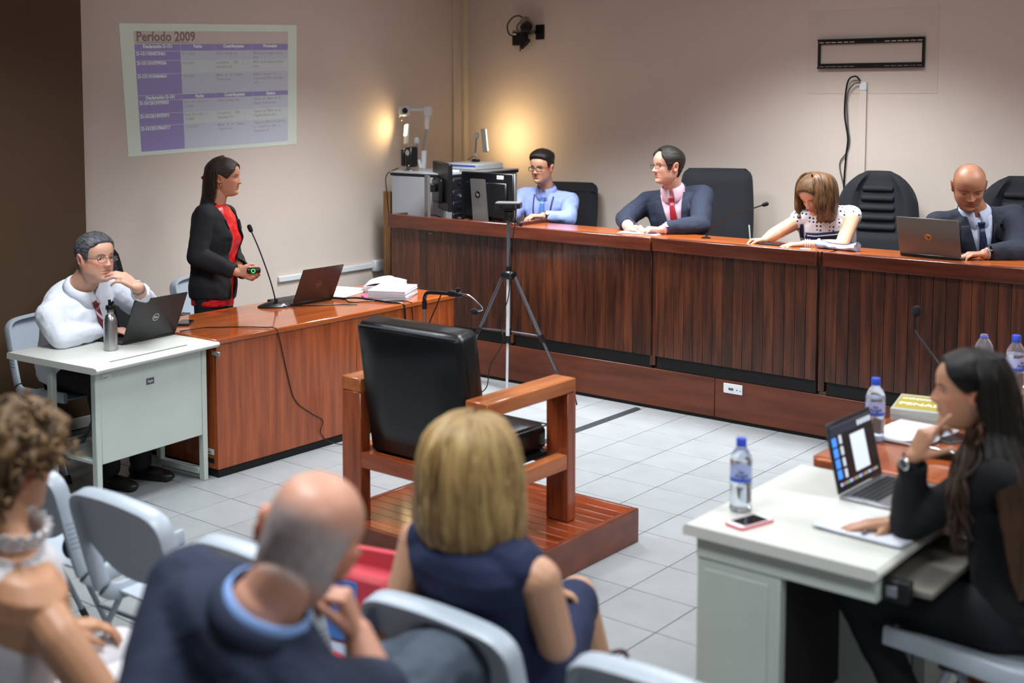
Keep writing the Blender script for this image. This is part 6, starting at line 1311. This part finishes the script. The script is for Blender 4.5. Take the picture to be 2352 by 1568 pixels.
p.arm(1, (.19, -.05), (-1.687, 1.760, 0.827), (-1.746, 1.773, 0.935), (.056, .05, .046, .031), dict(fdir=adir(170, 72), pn=adir(190, -25), curl=(1.1, 1.1, 1.1, 1.1), thumb=(.5, .4), sc=1.05))
p.finish(.005)
NAVS = mat('navy_suit_cloth', '#232c44', .85, noise_amt=.12, noise_scale=200, bump=.01, bump_scale=8)
SHC = mat('sky_shirt', '#86a9e2', .75); p.top('shirt', SHC, g=.010, cuffs=(.9, .22), wr=(.003, 10), rs=(.052, .05, .046, .036), shg=.008); p.collar('shirt_collar', SHC, .076, .086, .04, -.01, 14, .02, .005)
p.top('jacket', NAVS, g=.024, cuffs=(.9, .05), wr=(.006, 7), seed=15, rs=(.058, .056, .05, .042), shg=.026); p.collar('jacket_collar', NAVS, .088, .108, .026, -.03, 24, 0, .006, taper=1)
GREYT = mat('grey_trousers', '#4d5866', .85, noise_amt=.15, noise_scale=200, bump=.014, bump_scale=11)
kr = V3((-1.837, 2.237, 0.715)); p.legs('trousers', GREYT, [(-2.08, 1.60, .53), (-1.90, 1.62, .55)], [(-2.12, 2.02, .55), kr], [(-2.10, 2.00, .10), (-2.17, 1.98, .56)], (.105, .095, .065), wr=(.008, 10), pelr=(.19, .15, .13))
p.shoe((-2.10, 2.0, 0), (0, 1, 0), SHOEM)

# woman with curly hair and white halter top
p = Person('woman with short curly hair in white halter top seen from behind', (-2.66, 1.44, 0), '#b98868')
p.torso((-2.67, 1.45, .56), (-2.556, 1.479, 1.003), adir(306), bulk=1.08, sh=1.0, gb=0)
p.head((-2.625, 1.529, 1.167), adir(306, -3), UP, 1.04, .052, red=.2)
p.arm(1, (.215, -.115), (-2.242, 1.531, 0.688), (-2.56, 1.64, .63), (.051, .046, .039, .027), dict(fdir=(-.4, 1, -.1), pn=(0, 0, -1), curl=(.4, .4, .4, .4)))
p.arm(-1, (.215, -.115), (-2.860, 1.363, 0.624), (-2.80, 1.76, .66), (.056, .048, .04, .028), dict(fdir=(.4, 1, -.1), pn=(0, 0, -1), curl=(.4, .4, .4, .4)))
p.ho['eyes'] = False; p.finish(.005)
HALT = mat('white_halter', '#d9d6da', .75, noise_amt=.06, noise_scale=120)
hp = [(0, .150, .105, 0), (.14, .160, .112, 0), (.30, .148, .106, 0), (.48, .147, .106, .002), (.60, .150, .112, .004), (.70, .132, .120, 0), (.80, .105, .124, -.004), (.90, .084, .116, -.008), (.965, .074, .098, -.01), (1.0, .062, .07, -.004)]
mb = MB(); torso(mb, p.pel, p.nek, p.F, .012, prof=hp, bulk=1.08); me = voxel(mb, .007, 3); wrinkle(me, .005, 9, (2, 2, .5)); fin('halter_top', me, HALT, p.root, p.org)
rf = MB()
for k in range(3):
    P = [[p.nek+p.U*(.05-.012*k+.01*j)+(p.R*cos(a)+p.Fw*sin(a))*(.062+.008*j+.004*sin(a*17+k)*j)-p.org for a in [2*pi*i/96 for i in range(96)]] for j in range(3)]; rf.grid(P, True)
o = obj('ruffle', rf, HALT, p.root); o.modifiers.new('t', 'SOLIDIFY').thickness = .002
p.legs('skirt', mat('white_skirt', '#cfccd0', .8), [(-2.75, 1.48, .53), (-2.58, 1.48, .53)], [(-2.78, 1.92, .54), (-2.60, 1.92, .54)], [(-2.76, 1.94, .15), (-2.60, 1.94, .15)], (.09, .07, .055))
for x in (-2.76, -2.60): p.shoe((x, 1.94, 0), (0, 1, 0), SHOEM, .24)
CURL = hair_mat('hair_curly', '#8a6a45', '#1c120c', .5, .35, .52)
p.hair_cap([(0, .55), (40, .35), (62, .10), (72, -.1), (82, .1), (100, .06), (112, -.4), (130, -.74), (180, -.76)], lambda t, z: .016+.024*max(0, min(1, (z+.5)*1.2)), CURL, mode='down', ridge=.022, rs=(42, 42, 42), nt=160, nz=100)
random.seed(21); cb = MB(); hcv = []; HL = Matrix.Translation(-p.org) @ p.HM
for k in range(420):
    t = random.uniform(-pi, pi); z = random.uniform(-.55, .98); dg = abs(math.degrees(t))
    if z < tab([(0, .55), (60, .3), (85, .2), (110, -.1), (180, -.6)], dg): continue
    b = head_pt(t, z, p.ho); n = V3((b.x/.074**2, b.y/.097**2, (b.z-.015)/.1**2)).normalized(); b = b+n*random.uniform(.026, .04); r = random.uniform(.008, .015); ax = V3((random.gauss(0, 1), random.gauss(0, 1), random.gauss(0, 1))).normalized(); u = ax.orthogonal().normalized(); v = ax.cross(u)
    pts = [b+(u*cos(a)+v*sin(a))*r*(1-.03*i)+ax*.0025*i-V3((0, 0, .001*i)) for i, a in enumerate([i*.62 for i in range(16)])]; c0 = len(cb.v); cb.tube(pts, .0045, 5, HL); q = random.uniform(0, 9); hcv += [(q, .2*j/5, q) for j in range(len(cb.v)-c0)]
me = cb.mesh('curls', CURL, 80, False); set_hc(me, hcv); tag(obj('curls', me, None, p.root), kind='stuff')

t = thing('handbag', 'small dark maroon handbag beside the hip of the blonde woman', 'handbag', (-1.63, 2.52, .4385), radians(80)); BAGM = mat('maroon_leather', '#3d1220', .4)
obj('body', MB().bx(-.10, .10, -.035, .035, 0, .15, .02), BAGM, t); obj('handle', MB().tube(bez([(-.07, 0, .14), (-.05, 0, .22), (.05, 0, .22), (.07, 0, .14)], 6), .006, 8), BAGM, t); obj('clasp', MB().bx(-.02, .02, -.039, -.034, .09, .12, .003), CHROME, t)
